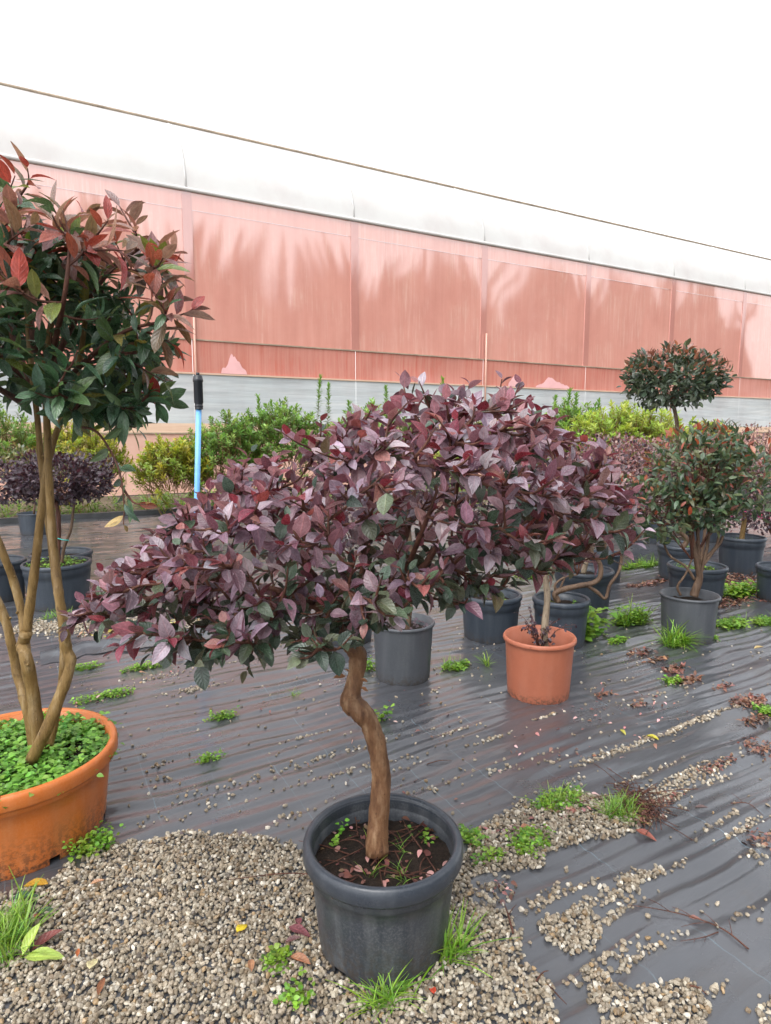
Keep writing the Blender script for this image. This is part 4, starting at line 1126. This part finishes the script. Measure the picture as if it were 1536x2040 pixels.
fallen(1035, 1665, .06, -70, (.42, .19, .10), 'orange-tan leaf on the weedy gravel tongue', 2, lift=.022)
fallen(1128, 1632, .045, -40, (.60, .36, .28), 'pale pink leaf among the weeds on gravel', 2, lift=.03)
fallen(1175, 1600, .035, -100, (.62, .42, .40), 'small blush leaf beside the grass clump', 0, lift=.03)
fallen(865, 2002, .035, 10, (.62, .08, .04), 'small bright red leaf on gravel', 2, lift=.018)
fallen(1370, 1842, .04, -90, (.30, .14, .11), 'brown leaf near the red twig on the fabric', 0, lift=.008)
fallen(1382, 1618, .05, -100, (.09, .045, .04), 'dark narrow leaf alone on fabric', 1, lift=.006)
fallen(1310, 1395, .03, 20, (.4, .1, .08), 'small red leaf on fabric near brown crumbs', 2, lift=.006)
fallen(1500, 1300, .08, -80, (.42, .32, .14), 'straw-coloured leaf on fabric beside the tall grey pot', 1, lift=.008)
fallen(350, 1318, .06, -100, (.16, .08, .11), 'fallen purple leaf at the end of the long weed strip', 0, lift=.02)
fallen(275, 1352, .05, -60, (.42, .24, .14), 'tan leaf lying on the long weed strip', 2, lift=.03)
fallen(655, 1905, .03, 20, (.30, .10, .09), 'small maroon leaf propped against the black pot', 0, lift=.016)
fallen(905, 1905, .06, -70, (.42, .50, .14), 'light green leaf lying beside the grass tuft and pot', 0, lift=.03)

def twig(pts, r, label, side=()):
    P = []
    for (x, y, h) in pts:
        c = gnd(x, y); P.append((c[0], c[1], float(fab_z(c[0], c[1])) + h))
    B = Buf(); p = spline(P, 6); V, Fs, uv = tube(p - p[0], np.linspace(r, r * .4, len(p)), 6, .1); B.add(V, Fs, uv)
    for i, dx, dy, dz in side:
        q = p[min(i, len(p) - 1)] - p[0]; V, Fs, uv = tube(spline([q, q + np.array((dx, dy, dz)) * .5 + (0, 0, .004), q + (dx, dy, dz)], 4), np.linspace(r * .5, r * .25, 9), 5); B.add(V, Fs, uv)
    o = B.build('twig', M['bark_red']); o.location = p[0]; tag(o, label, 'twig', 'dead twigs on the ground')
twig([(1490, 1905, .004), (1440, 1868, .006), (1380, 1842, .01), (1310, 1832, .012), (1250, 1815, .01)], .0026, 'long thin red branched twig on wet fabric', [(4, .015, .05, .01), (9, -.09, -.02, .004), (12, -.05, .03, .01), (16, -.05, .04, .01), (7, -.03, .04, .015)])
twig([(1430, 1872, .004), (1400, 1885, .006), (1355, 1893, .004)], .0018, 'short red side twig beside the long red one', [(5, -.02, -.03, .01), (8, -.02, -.025, .01)])
twig([(1022, 1878, .018), (1012, 1850, .024), (1005, 1825, .02)], .0035, 'short thick reddish twig stub on gravel', [(6, .03, .03, .01)])
twig([(1090, 1978, .012), (1110, 2000, .01), (1128, 2018, .012)], .0022, 'dark twig at the gravel edge on fabric')
twig([(1068, 1972, .012), (1080, 1955, .012), (1092, 1950, .012)], .0026, 'short brown twig lying at the gravel edge')
twig([(1372, 1985, .014), (1390, 1992, .016), (1408, 2000, .014)], .003, 'brown twig on the outer gravel patch')
twig([(1455, 1608, .006), (1490, 1612, .012), (1520, 1632, .006)], .0022, 'thin dark forked twig on the fabric', [(4, -.02, .05, .01), (6, .04, .02, .01)])
twig([(850, 1530, .004), (875, 1524, .01), (900, 1520, .004)], .0024, 'reddish bark strip on fabric beside the trunk')
twig([(835, 1412, .004), (848, 1408, .008), (858, 1404, .004)], .0022, 'short brown twig on fabric before the grey pot')
def debris():
    rng = np.random.default_rng(17); B = Buf(); c = gnd(1268, 1605)
    for k in range(110):
        p = disc(rng, c, .06, .13, 1, 0.35)[0]; p[2] += rng.uniform(.004, .03)
        d = rng.normal(0, .035, 3) * (1, 1, .3); V, Fs, uv = tube(spline([p - c, p - c + d + (0, 0, .006), p - c + 2 * d], 3), [.0016] * 7, 4); B.add(V, Fs, uv)
    o = B.build('twig_heap', M['bark_red']); o.location = c; tag(o, 'tangled heap of thin brown twigs and rootlets beside the grass', 'twig heap', kind='stuff')
debris()

# ------------------------------------------------------------------ sprinkler riser
def sprinkler():
    g = gnd(386, 1236); top = at(395, 745, g[1]); z = top[2]
    t = empty('sprinkler', (g[0], g[1], 0)); tag(t, 'black sprinkler head on a tall blue pipe standing in the fabric', 'sprinkler')
    dx = top[0] - g[0]; b = z - .25
    V, Fs, uv = tube([(0, 0, 0), (dx * .5, 0, b * .5), (dx * .95, 0, b)], .0205, 14); obj('pipe', np_mesh('pipe', V, Fs, uv), M['pipe_blue'], t)
    V, F = lathe([(.018, 0), (.030, .002), (.030, .012), (.027, .014), (.031, .018), (.031, .03), (.029, .034), (.029, .045), (.033, .05), (.033, .2), (.037, .204), (.037, .225), (.034, .228), (.034, .24), (.026, .252), (.0, .253)], 20)
    h = obj('sprinkler_head', np_mesh('sprinkler_head', V, F), M['black_fitting'], t); h.location = (dx * .96, 0, b - .01)
    V, F = lathe([(.012, 0), (.014, .001), (.014, .014), (.010, .018), (0, .018)], 12)
    n = obj('nozzle', np_mesh('nozzle', V, F), M['black_fitting'], h); n.location = (0, 0, .252)
sprinkler()

# ------------------------------------------------------------------ other potted plants
TPL_SMALL = [leaf_tpl(.62, 3, 1, .25, .15, (.9, .75)), leaf_tpl(.55, 3, 1, .4, .3, (.9, .75))]
TPL_PHO = [leaf_tpl(.40, 4, 1, .35, .25, (.95, .75)), leaf_tpl(.44, 4, 1, .2, .1, (.95, .7)), leaf_tpl(.36, 4, 1, .5, .45, (.95, .75))]
TPL_NARROW = [leaf_tpl(.34, 3, 1, .4, .1, (1.1, .8)), leaf_tpl(.30, 3, 1, .3, .3, (1.1, .8))]
def crown_leaves(rng, lobes, n, size, colour, out=.7, up=.45, inner=.6):
    """leaves in ellipsoid lobes (cx,cy,cz,rx,ry,rz)"""
    w = np.array([l[3] * l[5] + l[3] * l[4] for l in lobes]); w /= w.sum()
    O, D, N, S, C = [], [], [], [], []
    for k in range(n):
        l = lobes[rng.choice(len(lobes), p=w)]
        v = rng.normal(0, 1, 3); v /= np.linalg.norm(v); f = rng.uniform(inner, 1.0) * (1 + .24 * (vnoise(v[0] * 3 + 9, v[2] * 3 + v[1] * 2 + 9, 5) - .5) * 2)
        O.append(np.array(l[:3]) + v * f * np.array(l[3:])); D.append(v * out + np.array((0, 0, up)) + rng.normal(0, .45, 3)); N.append(v * .5 + np.array((0, 0, .7)) + rng.normal(0, .4, 3))
        S.append(size * rng.uniform(.65, 1.3)); C.append(colour(rng, v, f))
    return dict(O=np.array(O), D=np.array(D), N=np.array(N), S=np.array(S), C=np.array(C), pick=rng.integers(0, 64, n))
DARKP = [(.050, .032, .046), (.065, .042, .060), (.038, .022, .034), (.08, .055, .07), (.06, .03, .04)]
PINKP = [(.30, .18, .185), (.23, .13, .14), (.36, .235, .22), (.18, .11, .11), (.27, .20, .15)]
PHOG = [(.06, .11, .06), (.085, .14, .07), (.045, .08, .045), (.12, .165, .085), (.14, .16, .08)]
PHOR = [(.34, .08, .045), (.26, .09, .06), (.18, .07, .05), (.38, .15, .08)]
SEED = [50]
def potted(label, pot, mat, trunks, lobes, leaf, name='potted_tree', pot_kw={}, weeds=0, extra=None, group=None, bark='bark_brown'):
    """pot: pot_fit args or None; trunks: list of (pixel polyline, r0, r1); lobes: (px, py, dy, rx, ry, rz)"""
    SEED[0] += 1; rng = np.random.default_rng(SEED[0])
    X, Y, H, R = pot_fit(*pot)
    org = np.array((X, Y, .006)); t = empty(name, org); tag(t, label, 'potted plant', group)
    kw = dict(taper=.8, soil_drop=.07, collar=.022, lip=.012, step=False, notch=False, seg=40); kw.update(pot_kw)
    body = pot_parts(t, R, H, M[mat], None, **kw)
    def W(px, py, dy=0.0): return at(px, py, Y + dy) - org
    ends = []
    for tr in trunks:
        pts, r0, r1 = tr[:3]
        P = [W(*q) for q in pts]; p = spline(P, 6)
        V, Fs, uv = tube(p, np.linspace(r0, r1, len(p)), 9, .1, len(ends)); obj('trunk' if len(trunks) == 1 else 'stem', np_mesh('trunk', V, Fs, uv), M[tr[3] if len(tr) > 3 else bark], t); ends.append(p[-1])
    if lobes:
        lb = []
        for (px, py, dy, rx, ry, rz) in lobes:
            c = W(px, py, dy); lb.append((*c, rx, ry, rz))
        B = Buf()
        for e in ends:
            for l in lb:
                c = np.array(l[:3])
                if np.linalg.norm(e - c) > 2.2 * l[3]: continue
                for q in range(4):
                    v = rng.normal(0, 1, 3); v /= np.linalg.norm(v); v[2] = abs(v[2]) * .8
                    p = spline([e, 0.5 * (e + c) + v * .2 * np.array(l[3:]), c + v * .8 * np.array(l[3:])], 4); V, Fs, uv = tube(p, np.linspace(.005, .0015, len(p)), 5); B.add(V, Fs, uv)
        if B.n: tag(B.build('twigs', M['bark_red'], t), kind='stuff')
        kind, n, size, colour, parts = leaf
        L = crown_leaves(rng, lb, n, size, colour); L['O'] = L['O'] + org
        if kind == 'small': make_foliage(t, org, L, TPL_SMALL, TPL_SMALL, 'small', M['purple_leaf'], M['purple_leaf_mass'], parts, 10)
        else: make_foliage(t, org, L, TPL_PHO, TPL_PHO, 'pho', M['glossy_leaf'], M['glossy_leaf_mass'], parts, 10)
    if weeds:
        B = Buf(); n = weeds; a = rng.uniform(0, 6.28, n); r = np.sqrt(rng.random(n)) * (R - .04)
        pts = np.stack([r * np.cos(a), r * np.sin(a), np.full(n, H - kw['soil_drop'])], -1)
        add_round_weeds(B, rng, pts, .022, 8, .035)
        tag(B.build('weeds', M['bush_leaf'], t), kind='stuff')
    if extra: extra(t, rng, X, Y, H, R, body)
    return t
def cp(r, v, f): return pickc(r, DARKP, .3)
def cpp(r, v, f): return pickc(r, DARKP if r.random() < .6 - .35 * v[2] else PINKP, .3)
def cph(r, v, f):
    if f > .82 and v[2] > -.2 and r.random() < .34: return pickc(r, PHOR, .25)
    return pickc(r, PHOG, .3)
def clol(r, v, f):
    if v[2] > .1 and f > .8 and r.random() < .5: return pickc(r, [(.27, .12, .085), (.20, .105, .075), (.33, .13, .085)], .25)
    return pickc(r, [(.07, .105, .065), (.10, .135, .085), (.05, .08, .05)], .3)
def soil_leaves(cols, n=60, size=(.015, .03)):
    def f(t, rng, X, Y, H, R, body):
        B = Buf(); a = rng.uniform(0, 6.28, n); r = np.sqrt(rng.random(n)) * (R - .03)
        O = np.stack([r * np.cos(a), r * np.sin(a), H - .045 + rng.uniform(0, .03, n)], -1)
        stamp(B, TPL_SMALL, O, rng.normal(0, 1, (n, 3)) * (1, 1, .4), np.stack([rng.normal(0, .4, n), rng.normal(0, .4, n), np.ones(n)], -1), rng.uniform(*size, n), np.array([pickc(rng, cols, .3) for _ in range(n)]), rng.integers(0, 2, n))
        tag(B.build('leaf_litter', M['litter'], t), kind='stuff')
    return f
def plugs(angs):
    def f(t, rng, X, Y, H, R, body):
        for a in angs: moss_plug(body, R * .81, a)
    return f
def both(*fs):
    def f(*a):
        for g in fs: g(*a)
    return f
GP = 'plants in dark plastic pots'
POT_A = dict(collar=.02, taper=.84)
POT_D = dict(collar=.035, step=True, taper=.84)
# plain grey pot with dropped purple leaves
potted('purple tree in plain grey pot, soil covered with fallen purple leaves', (803, 128, 1238, 1370), 'grey_pot', [([(812, 1262), (815, 1225), (820, 1150), (815, 1060), (810, 1000)], .018, .010)],
       [(810, 980, 0, .26, .26, .2)], ('small', 900, .032, cp, 0), pot_kw=POT_A, extra=both(soil_leaves([(.09, .055, .075), (.13, .08, .10), (.06, .035, .045)], 150), plugs([-1.9, -1.05])))
potted('dark pot with purple shrub standing between the plain grey pot and terracotta pot', (978, 123, 1183, 1288), 'dark_pot', [([(975, 1200), (972, 1140), (965, 1060), (960, 1000)], .018, .010)],
       [(960, 980, 0, .34, .3, .22)], ('small', 1100, .032, cp, 0), pot_kw=POT_D, weeds=6, extra=soil_leaves([(.09, .05, .06), (.13, .07, .06)], 40))
potted('black pot half hidden behind the crooked brown trunk', (695, 105, 1225, 1292), 'dark_pot', [([(700, 1240), (690, 1180), (700, 1080)], .014, .009)],
       [(700, 1040, 0, .3, .28, .22)], ('small', 900, .032, cp, 0), pot_kw=POT_D)
def suckers(t, rng, X, Y, H, R, body):
    B = Buf(); T = Buf()
    for k in range(26):
        a = rng.uniform(0, 6.28); r = rng.uniform(.03, R * 1.0); e = np.array((r * math.cos(a), r * math.sin(a), H - .01 + rng.uniform(.0, .15) - r * .1))
        p = spline([(.01, 0, H - .1), e * .5 + (0, 0, H * .5), e], 5); V, Fs, uv = tube(p, np.linspace(.002, .001, len(p)), 4); T.add(V, Fs, uv)
        n = 9; i = rng.integers(3, len(p), n)
        stamp(B, TPL_SMALL, p[i], rng.normal(0, 1, (n, 3)), np.stack([rng.normal(0, .4, n), rng.normal(0, .4, n), np.ones(n)], -1), rng.uniform(.016, .03, n), np.array([pickc(rng, DARKP, .3) for _ in range(n)]), rng.integers(0, 2, n))
    tag(T.build('sucker_twigs', M['bark_red'], t), kind='stuff'); tag(B.build('sucker_leaves', M['purple_leaf_mass'], t), kind='stuff')
potted('terracotta pot with slender pale trunk and dark purple shoots at its foot', (1075, 144, 1267, 1408), 'terracotta_pot', [([(1086, 1300), (1085, 1250), (1090, 1200), (1088, 1165), (1082, 1130), (1075, 1095), (1070, 1040)], .020, .013, 'bark_grey'), ([(1088, 1165), (1102, 1140), (1100, 1105)], .008, .006)],
       [(1075, 985, 0, .26, .24, .2)], ('small', 900, .030, cp, 0), pot_kw=dict(POT_A, collar=.028, soil_drop=.12), extra=both(suckers, plugs([-1.75, -1.2])))
potted('black pot with contorted bare brown branches and dark purple crown', (1118, 113, 1191, 1300), 'dark_pot',
       [([(1112, 1200), (1108, 1180), (1150, 1168), (1180, 1162), (1195, 1150), (1196, 1125), (1182, 1105), (1170, 1085)], .022, .012), ([(1172, 1168), (1190, 1180), (1206, 1192), (1215, 1165), (1232, 1140), (1238, 1110), (1236, 1075)], .013, .009), ([(1110, 1185), (1106, 1165), (1125, 1150), (1150, 1145)], .010, .005), ([(1112, 1180), (1125, 1150), (1135, 1115)], .008, .005)],
       [(1200, 1000, .05, .27, .28, .24), (1090, 985, .1, .3, .25, .2)], ('small', 2600, .030, cpp, 60), pot_kw=POT_D, weeds=10)
potted('dark pot with pale leaning trunk behind the contorted branches', (1163, 117, 1134, 1226), 'dark_pot', [([(1162, 1142), (1168, 1120), (1178, 1095), (1185, 1040)], .022, .018, 'bark_grey')],
       [(1180, 960, .1, .45, .4, .3)], ('small', 2200, .034, cpp, 0), pot_kw=POT_D, weeds=16)
potted('dark pot with spindly weeds behind the pale leaning trunk', (1206, 70, 1102, 1165), 'dark_pot', [([(1206, 1110), (1204, 1050)], .015, .012)],
       [(1210, 930, .2, .5, .4, .35)], ('small', 2000, .034, cpp, 0), pot_kw=POT_A, weeds=14)
# tall grey pot, multi-stemmed
potted('multi-stemmed green shrub with red tips in tall plain grey pot', (1374, 113, 1184, 1288), 'grey_pot',
       [([(1382, 1188), (1388, 1170), (1394, 1150), (1388, 1115), (1380, 1075), (1372, 1030), (1370, 990)], .030, .010, 'bark_brown'), ([(1380, 1180), (1392, 1140), (1390, 1060), (1384, 1000), (1382, 960)], .014, .008, 'bark_brown'), ([(1392, 1155), (1402, 1120), (1410, 1080), (1416, 1030), (1420, 980)], .013, .008, 'bark_brown'),
        ([(1398, 1130), (1420, 1100), (1438, 1075), (1444, 1035), (1446, 990)], .011, .008, 'bark_brown'), ([(1404, 1112), (1428, 1085), (1434, 1045), (1438, 1000)], .009, .007, 'bark_brown'), ([(1384, 1155), (1365, 1128), (1335, 1108), (1322, 1080), (1316, 1050)], .010, .007, 'bark_brown'), ([(1356, 1186), (1350, 1168), (1365, 1145), (1378, 1115)], .009, .006, 'bark_brown')],
       [(1312, 1022, 0, .26, .26, .22), (1385, 935, 0, .32, .32, .27), (1475, 962, 0, .32, .3, .27), (1425, 888, .05, .22, .2, .15), (1268, 985, 0, .13, .16, .11), (1400, 1010, 0, .25, .25, .18)], ('pho', 3000, .062, cph, 160), pot_kw=POT_A)
potted('dark pot full of clover-like weeds right behind the tall grey pot', (1389, 112, 1126, 1212), 'dark_pot', [([(1392, 1135), (1402, 1080), (1410, 1000)], .016, .010)], [], None, pot_kw=POT_D, weeds=70)
def dangle(t, rng, X, Y, H, R, body): pass
potted('lollipop-shaped tree with bronze-tipped ball crown on slender trunk', (1358, 93, 1085, 1162), 'dark_pot', [([(1360, 1092), (1368, 1075), (1352, 1052), (1354, 1020), (1352, 940), (1350, 880), (1348, 838), (1340, 800)], .026, .016)],
       [(1338, 760, 0, .46, .42, .27), (1292, 745, 0, .22, .25, .2), (1395, 750, 0, .24, .28, .22), (1345, 715, 0, .18, .2, .12)], ('pho', 2600, .072, clol, 80), pot_kw=POT_D, weeds=20)
potted('round dark pot with magenta-flowered purple shrub on brown litter', (1478, 88, 1069, 1146), 'dark_pot', [([(1478, 1075), (1480, 1058), (1484, 1030), (1486, 1000)], .026, .020, 'bark_olive')],
       [(1480, 985, .1, .55, .45, .33)], ('small', 2400, .036, lambda r, v, f: pickc(r, [(.45, .04, .16)], .2) if r.random() < .04 else pickc(r, DARKP, .3), 0), pot_kw=POT_D, weeds=18)
potted('fluted dark pot standing alone on brown litter beside weeds', (1557, 92, 1128, 1206), 'dark_pot', [([(1560, 1135), (1562, 1080), (1558, 1000)], .02, .014)], [(1560, 960, .1, .4, .36, .28)], ('small', 1200, .034, cpp, 0), pot_kw=POT_D)
potted('large dark pot in the shade beneath the green shrub', (1298, 84, 1035, 1087), 'dark_pot', [([(1298, 1040), (1296, 980)], .02, .015)], [(1290, 930, .2, .75, .6, .40)], ('small', 3400, .045, lambda r, v, f: pickc(r, PINKP if r.random() < .55 + .3 * v[2] else DARKP, .3), 0), pot_kw=POT_A)
potted('dark pot in shade behind the thin stems of the green shrub', (1400, 70, 1030, 1085), 'dark_pot', [([(1400, 1035), (1402, 980)], .02, .015)], [(1420, 930, .5, .8, .6, .40)], ('small', 2600, .045, lambda r, v, f: pickc(r, PINKP if r.random() < .6 else DARKP, .3), 0), pot_kw=POT_A)
# left, behind the photinia
def tie(t, rng, X, Y, H, R, body):
    c = at(120, 1072, Y) - np.array((X, Y, .006)); V, Fs, uv = tube([c + (-.03, -.03, .01), c + (.04, -.03, -.01), c + (.08, -.02, -.015)], .004, 6)
    obj('tie', np_mesh('tie', V, Fs, uv), M['tie'], t)
potted('dark purple ball-crowned shrub with three brown stems in wide dark pot with grass', (113, 128, 1120, 1222), 'dark_pot', [([(112, 1128), (116, 1090), (117, 1040), (112, 1000)], .020, .016, 'bark_red'), ([(122, 1128), (128, 1090), (142, 1050), (148, 990)], .014, .010), ([(118, 1120), (108, 1050), (104, 1000)], .016, .012, 'bark_red')],
       [(118, 955, 0, .42, .38, .22), (60, 965, 0, .18, .2, .13), (180, 965, 0, .16, .2, .14)], ('small', 4600, .036, cp, 120), pot_kw=dict(POT_D, soil_drop=.03), weeds=60, extra=tie)
potted('plain dark pot half behind the orange pot tree, soil bare', (-6, 104, 1116, 1207), 'dark_pot', [([(-6, 1122), (-10, 1060), (-12, 1000)], .02, .014)], [(-20, 960, .1, .4, .36, .24)], ('small', 1600, .036, cp, 0), pot_kw=POT_D)
potted('second dark pot set close behind the wide pot with grass', (122, 116, 1100, 1180), 'dark_pot', [([(100, 1106), (96, 1060), (100, 1000)], .014, .010)], [], None, pot_kw=POT_D)
potted('small dark pot with yellowish plant near the edging board', (68, 62, 1022, 1070), 'dark_pot', [([(68, 1026), (70, 960)], .016, .012)], [(66, 930, .1, .5, .4, .3)], ('pho', 900, .07, lambda r, v, f: pickc(r, [(.12, .16, .04), (.18, .16, .05), (.09, .12, .05)], .3), 0), pot_kw=POT_A)

# ------------------------------------------------------------------ bushes along the greenhouse
def shoot_bush(label, px, top_y, Y, rx, ry, cols, n=260, leafs=.088, group='evergreen bushes in front of the greenhouse', tips=()):
    SEED[0] += 1; rng = np.random.default_rng(SEED[0])
    P = at(px, top_y, Y); H = P[2]; org = np.array((P[0], Y, 0)); t = empty('bush', org); tag(t, label, 'bush', group)
    O, D, N, S, C = [], [], [], [], []; T = Buf()
    def shoot(b, d, c0, L, m):
        d = d / np.linalg.norm(d); e1 = unit(np.cross(d, (0.3, .9, .2))[None])[0]; e2 = np.cross(d, e1)
        V, Fs, uv = tube([b - d * .25, b, b + d * L], [.006, .005, .002], 4, cap=False); T.add(V, Fs, uv)
        for q in range(m):
            f = (q + rng.random()) / m; a = q * 2.4 + rng.normal(0, .2); rad = e1 * math.cos(a) + e2 * math.sin(a)
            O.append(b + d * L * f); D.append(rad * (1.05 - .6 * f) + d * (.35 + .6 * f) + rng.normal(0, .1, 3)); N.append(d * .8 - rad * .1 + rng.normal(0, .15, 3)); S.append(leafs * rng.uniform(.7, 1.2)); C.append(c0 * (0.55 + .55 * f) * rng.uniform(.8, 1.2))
    for k in range(int(n * 1.35)):
        u = rng.normal(0, 1, 3); u /= np.linalg.norm(u); u[2] = abs(u[2]) if rng.random() < .85 else u[2]
        f = rng.uniform(.62, 1.0) * (.9 + .2 * vnoise(u[0] * 2.5 + 7, u[2] * 2.5 + u[1] * 2 + 7, SEED[0]))
        b = np.array((u[0] * rx * f, u[1] * ry * f, H * .48 + u[2] * H * .48 * f - .06))
        d = np.array((u[0] * .55, u[1] * .55, .75 + u[2] * .4)) + rng.normal(0, .2, 3)
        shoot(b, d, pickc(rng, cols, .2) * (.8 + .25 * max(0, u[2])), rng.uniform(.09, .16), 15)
    for (x, y) in tips:
        e = at(x, y, Y) - org; shoot(e - np.array((0, 0, .75)), np.array((rng.normal(0, .05), 0, 1)), np.array(cols[0]), .75, 110)
    stem = T.build('stems', M['bark_olive'], t); stem['kind'] = 'stuff'
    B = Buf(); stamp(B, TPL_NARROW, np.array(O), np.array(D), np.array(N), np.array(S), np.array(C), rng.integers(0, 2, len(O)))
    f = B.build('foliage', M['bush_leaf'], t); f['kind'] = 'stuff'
    return t
YG = [(.30, .38, .035), (.24, .36, .045), (.40, .40, .04), (.34, .36, .03)]
GG = [(.15, .30, .05), (.20, .36, .06), (.12, .25, .045), (.25, .40, .08)]
LG = [(.36, .48, .06), (.31, .44, .06), (.42, .50, .09), (.27, .40, .05)]
shoot_bush('yellow-green bush beside the blue sprinkler pipe', 345, 868, 10.9, .62, .6, YG, 300)
shoot_bush('deep green bush behind the blue sprinkler pipe', 445, 822, 11.4, .75, .65, GG, 300)
shoot_bush('bright green bush with two tall upright tips against the white skirt', 560, 795, 11.8, .95, .7, GG, 380, tips=((632, 752), (652, 768), (520, 790), (545, 800)))
shoot_bush('green bush peeping above the purple crown against the white skirt', 740, 790, 11.6, .95, .7, GG, 260, tips=((695, 800), (770, 770), (880, 755)))
shoot_bush('pale green bush behind the top of the purple crown', 940, 800, 11.2, .95, .7, LG, 260)
shoot_bush('dark green upright bush between the purple crown and pale bush', 1130, 800, 11.4, .75, .7, GG, 320, tips=((1130, 778), (1150, 785), (1195, 800), (1110, 790), (1185, 808)))
shoot_bush('rounded lime-green bush below the lollipop tree', 1245, 798, 10.4, 1.1, .85, LG, 560)
shoot_bush('loose light green bush behind the red-tipped shrub', 1385, 828, 10.8, .80, .7, LG, 300)
shoot_bush('yellow-green bush behind the dark purple ball shrub', 150, 838, 11.0, .9, .7, YG, 280)
shoot_bush('mixed green bush behind the orange-potted tree', -30, 800, 10.4, .9, .7, GG, 260)

def fine_bush(label, px, top_y, Y, rx, ry, cols, n=3600, size=.045):
    SEED[0] += 1; rng = np.random.default_rng(SEED[0]); P = at(px, top_y, Y); H = P[2]; org = np.array((P[0], Y, 0)); t = empty('bush', org); tag(t, label, 'bush', 'purple bushes beyond the pots')
    L = crown_leaves(rng, [(0, 0, H * .55, rx, ry, H * .45), (-rx * .4, 0, H * .5, rx * .6, ry * .8, H * .38), (rx * .45, 0, H * .52, rx * .6, ry * .8, H * .40)], n, size, lambda r, v, f: pickc(r, cols, .3))
    B = Buf(); stamp(B, TPL_SMALL, L['O'], L['D'], L['N'], L['S'], L['C'], L['pick'] % 2); B.build('foliage', M['bush_leaf'], t)['kind'] = 'stuff'
    T = Buf()
    for k in range(9):
        a = rng.uniform(0, 6.28); e = np.array((rx * .6 * math.cos(a), ry * .6 * math.sin(a), H * rng.uniform(.6, 1.02))); V, Fs, uv = tube(spline([(0, 0, 0), e * (.4, .4, .5), e], 5), np.linspace(.015, .004, 11), 5); T.add(V, Fs, uv)
    T.build('stems', M['bark_red'], t)['kind'] = 'stuff'
fine_bush('dusty pink-leaved bush between the purple crown and green shrub', 1300, 880, 8.6, .75, .6, PINKP + DARKP[:1], 4200)
fine_bush('dusty pinkish bush with fine twigs beside the white skirt', 1500, 838, 9.6, 1.1, .8, PINKP + [(.13, .12, .07)], 5200)
fine_bush('dark purple bush low behind the magenta-flowered shrub', 1560, 930, 8.2, .9, .7, DARKP + PINKP[:1], 3600)
fine_bush('dusky pink bush behind the lime-green bush', 1420, 850, 10.0, .9, .6, PINKP + [(.12, .14, .06)], 3600)

def verge():
    rng = np.random.default_rng(77); B = Buf(); n = 1500
    a = rng.uniform(-4, 16, n); b = rng.uniform(KERB_B + .2, WB - .6, n) ; b = KERB_B + .2 + (b - KERB_B - .2) * rng.random(n)
    pts = np.stack([a * AX[0] + b * BX[0], a * AX[1] + b * BX[1], np.full(n, -.03)], -1)
    add_round_weeds(B, rng, pts, .05, 10, .26, [(.12, .24, .035), (.17, .30, .05), (.09, .18, .03)])
    add_grass(B, rng, pts[:500], .3, 8)
    tag(B.build('verge_weeds', M['bush_leaf']), 'green weeds growing along the foot of the greenhouse', 'weeds', kind='stuff')
verge()
# loose edge of the second fabric sheet, curled up by the gravel band
def fold():
    c0 = gnd(150, 1300); c1 = gnd(400, 1262); n = 60
    t = np.linspace(-.25, 1.15, n); rng = np.random.default_rng(9); B = Buf()
    prof = [(-.16, -.002), (-.09, .006), (-.03, .020), (.0, .034), (.022, .030), (.03, .016), (.02, .008)]
    P = c0[None, :2] + (c1 - c0)[None, :2] * t[:, None]; d = (c1 - c0)[:2] / np.linalg.norm((c1 - c0)[:2]); nn = np.array((-d[1], d[0]))
    V = []
    for i in range(n):
        w = .03 * math.sin(t[i] * 11) + .02 * math.sin(t[i] * 29); hgt = .7 + .6 * float(vnoise(t[i] * 7, 3.3, 2))
        z0 = float(fab_z(*P[i]))
        for (u, z) in prof: q = P[i] + nn * (u + w); V.append((q[0], q[1], z0 + .004 + z * hgt))
    m = len(prof); i = np.arange(n - 1)[:, None] * m; j = np.arange(m - 1)[None]
    F = np.stack([i + j, i + m + j, i + m + j + 1, i + j + 1], -1).reshape(-1, 4)
    o = obj('fabric_fold', np_mesh('fabric_fold', np.array(V), F), M['fabric']); tag(o, 'curled loose edge of black fabric by the gravel band', kind='structure')
fold()
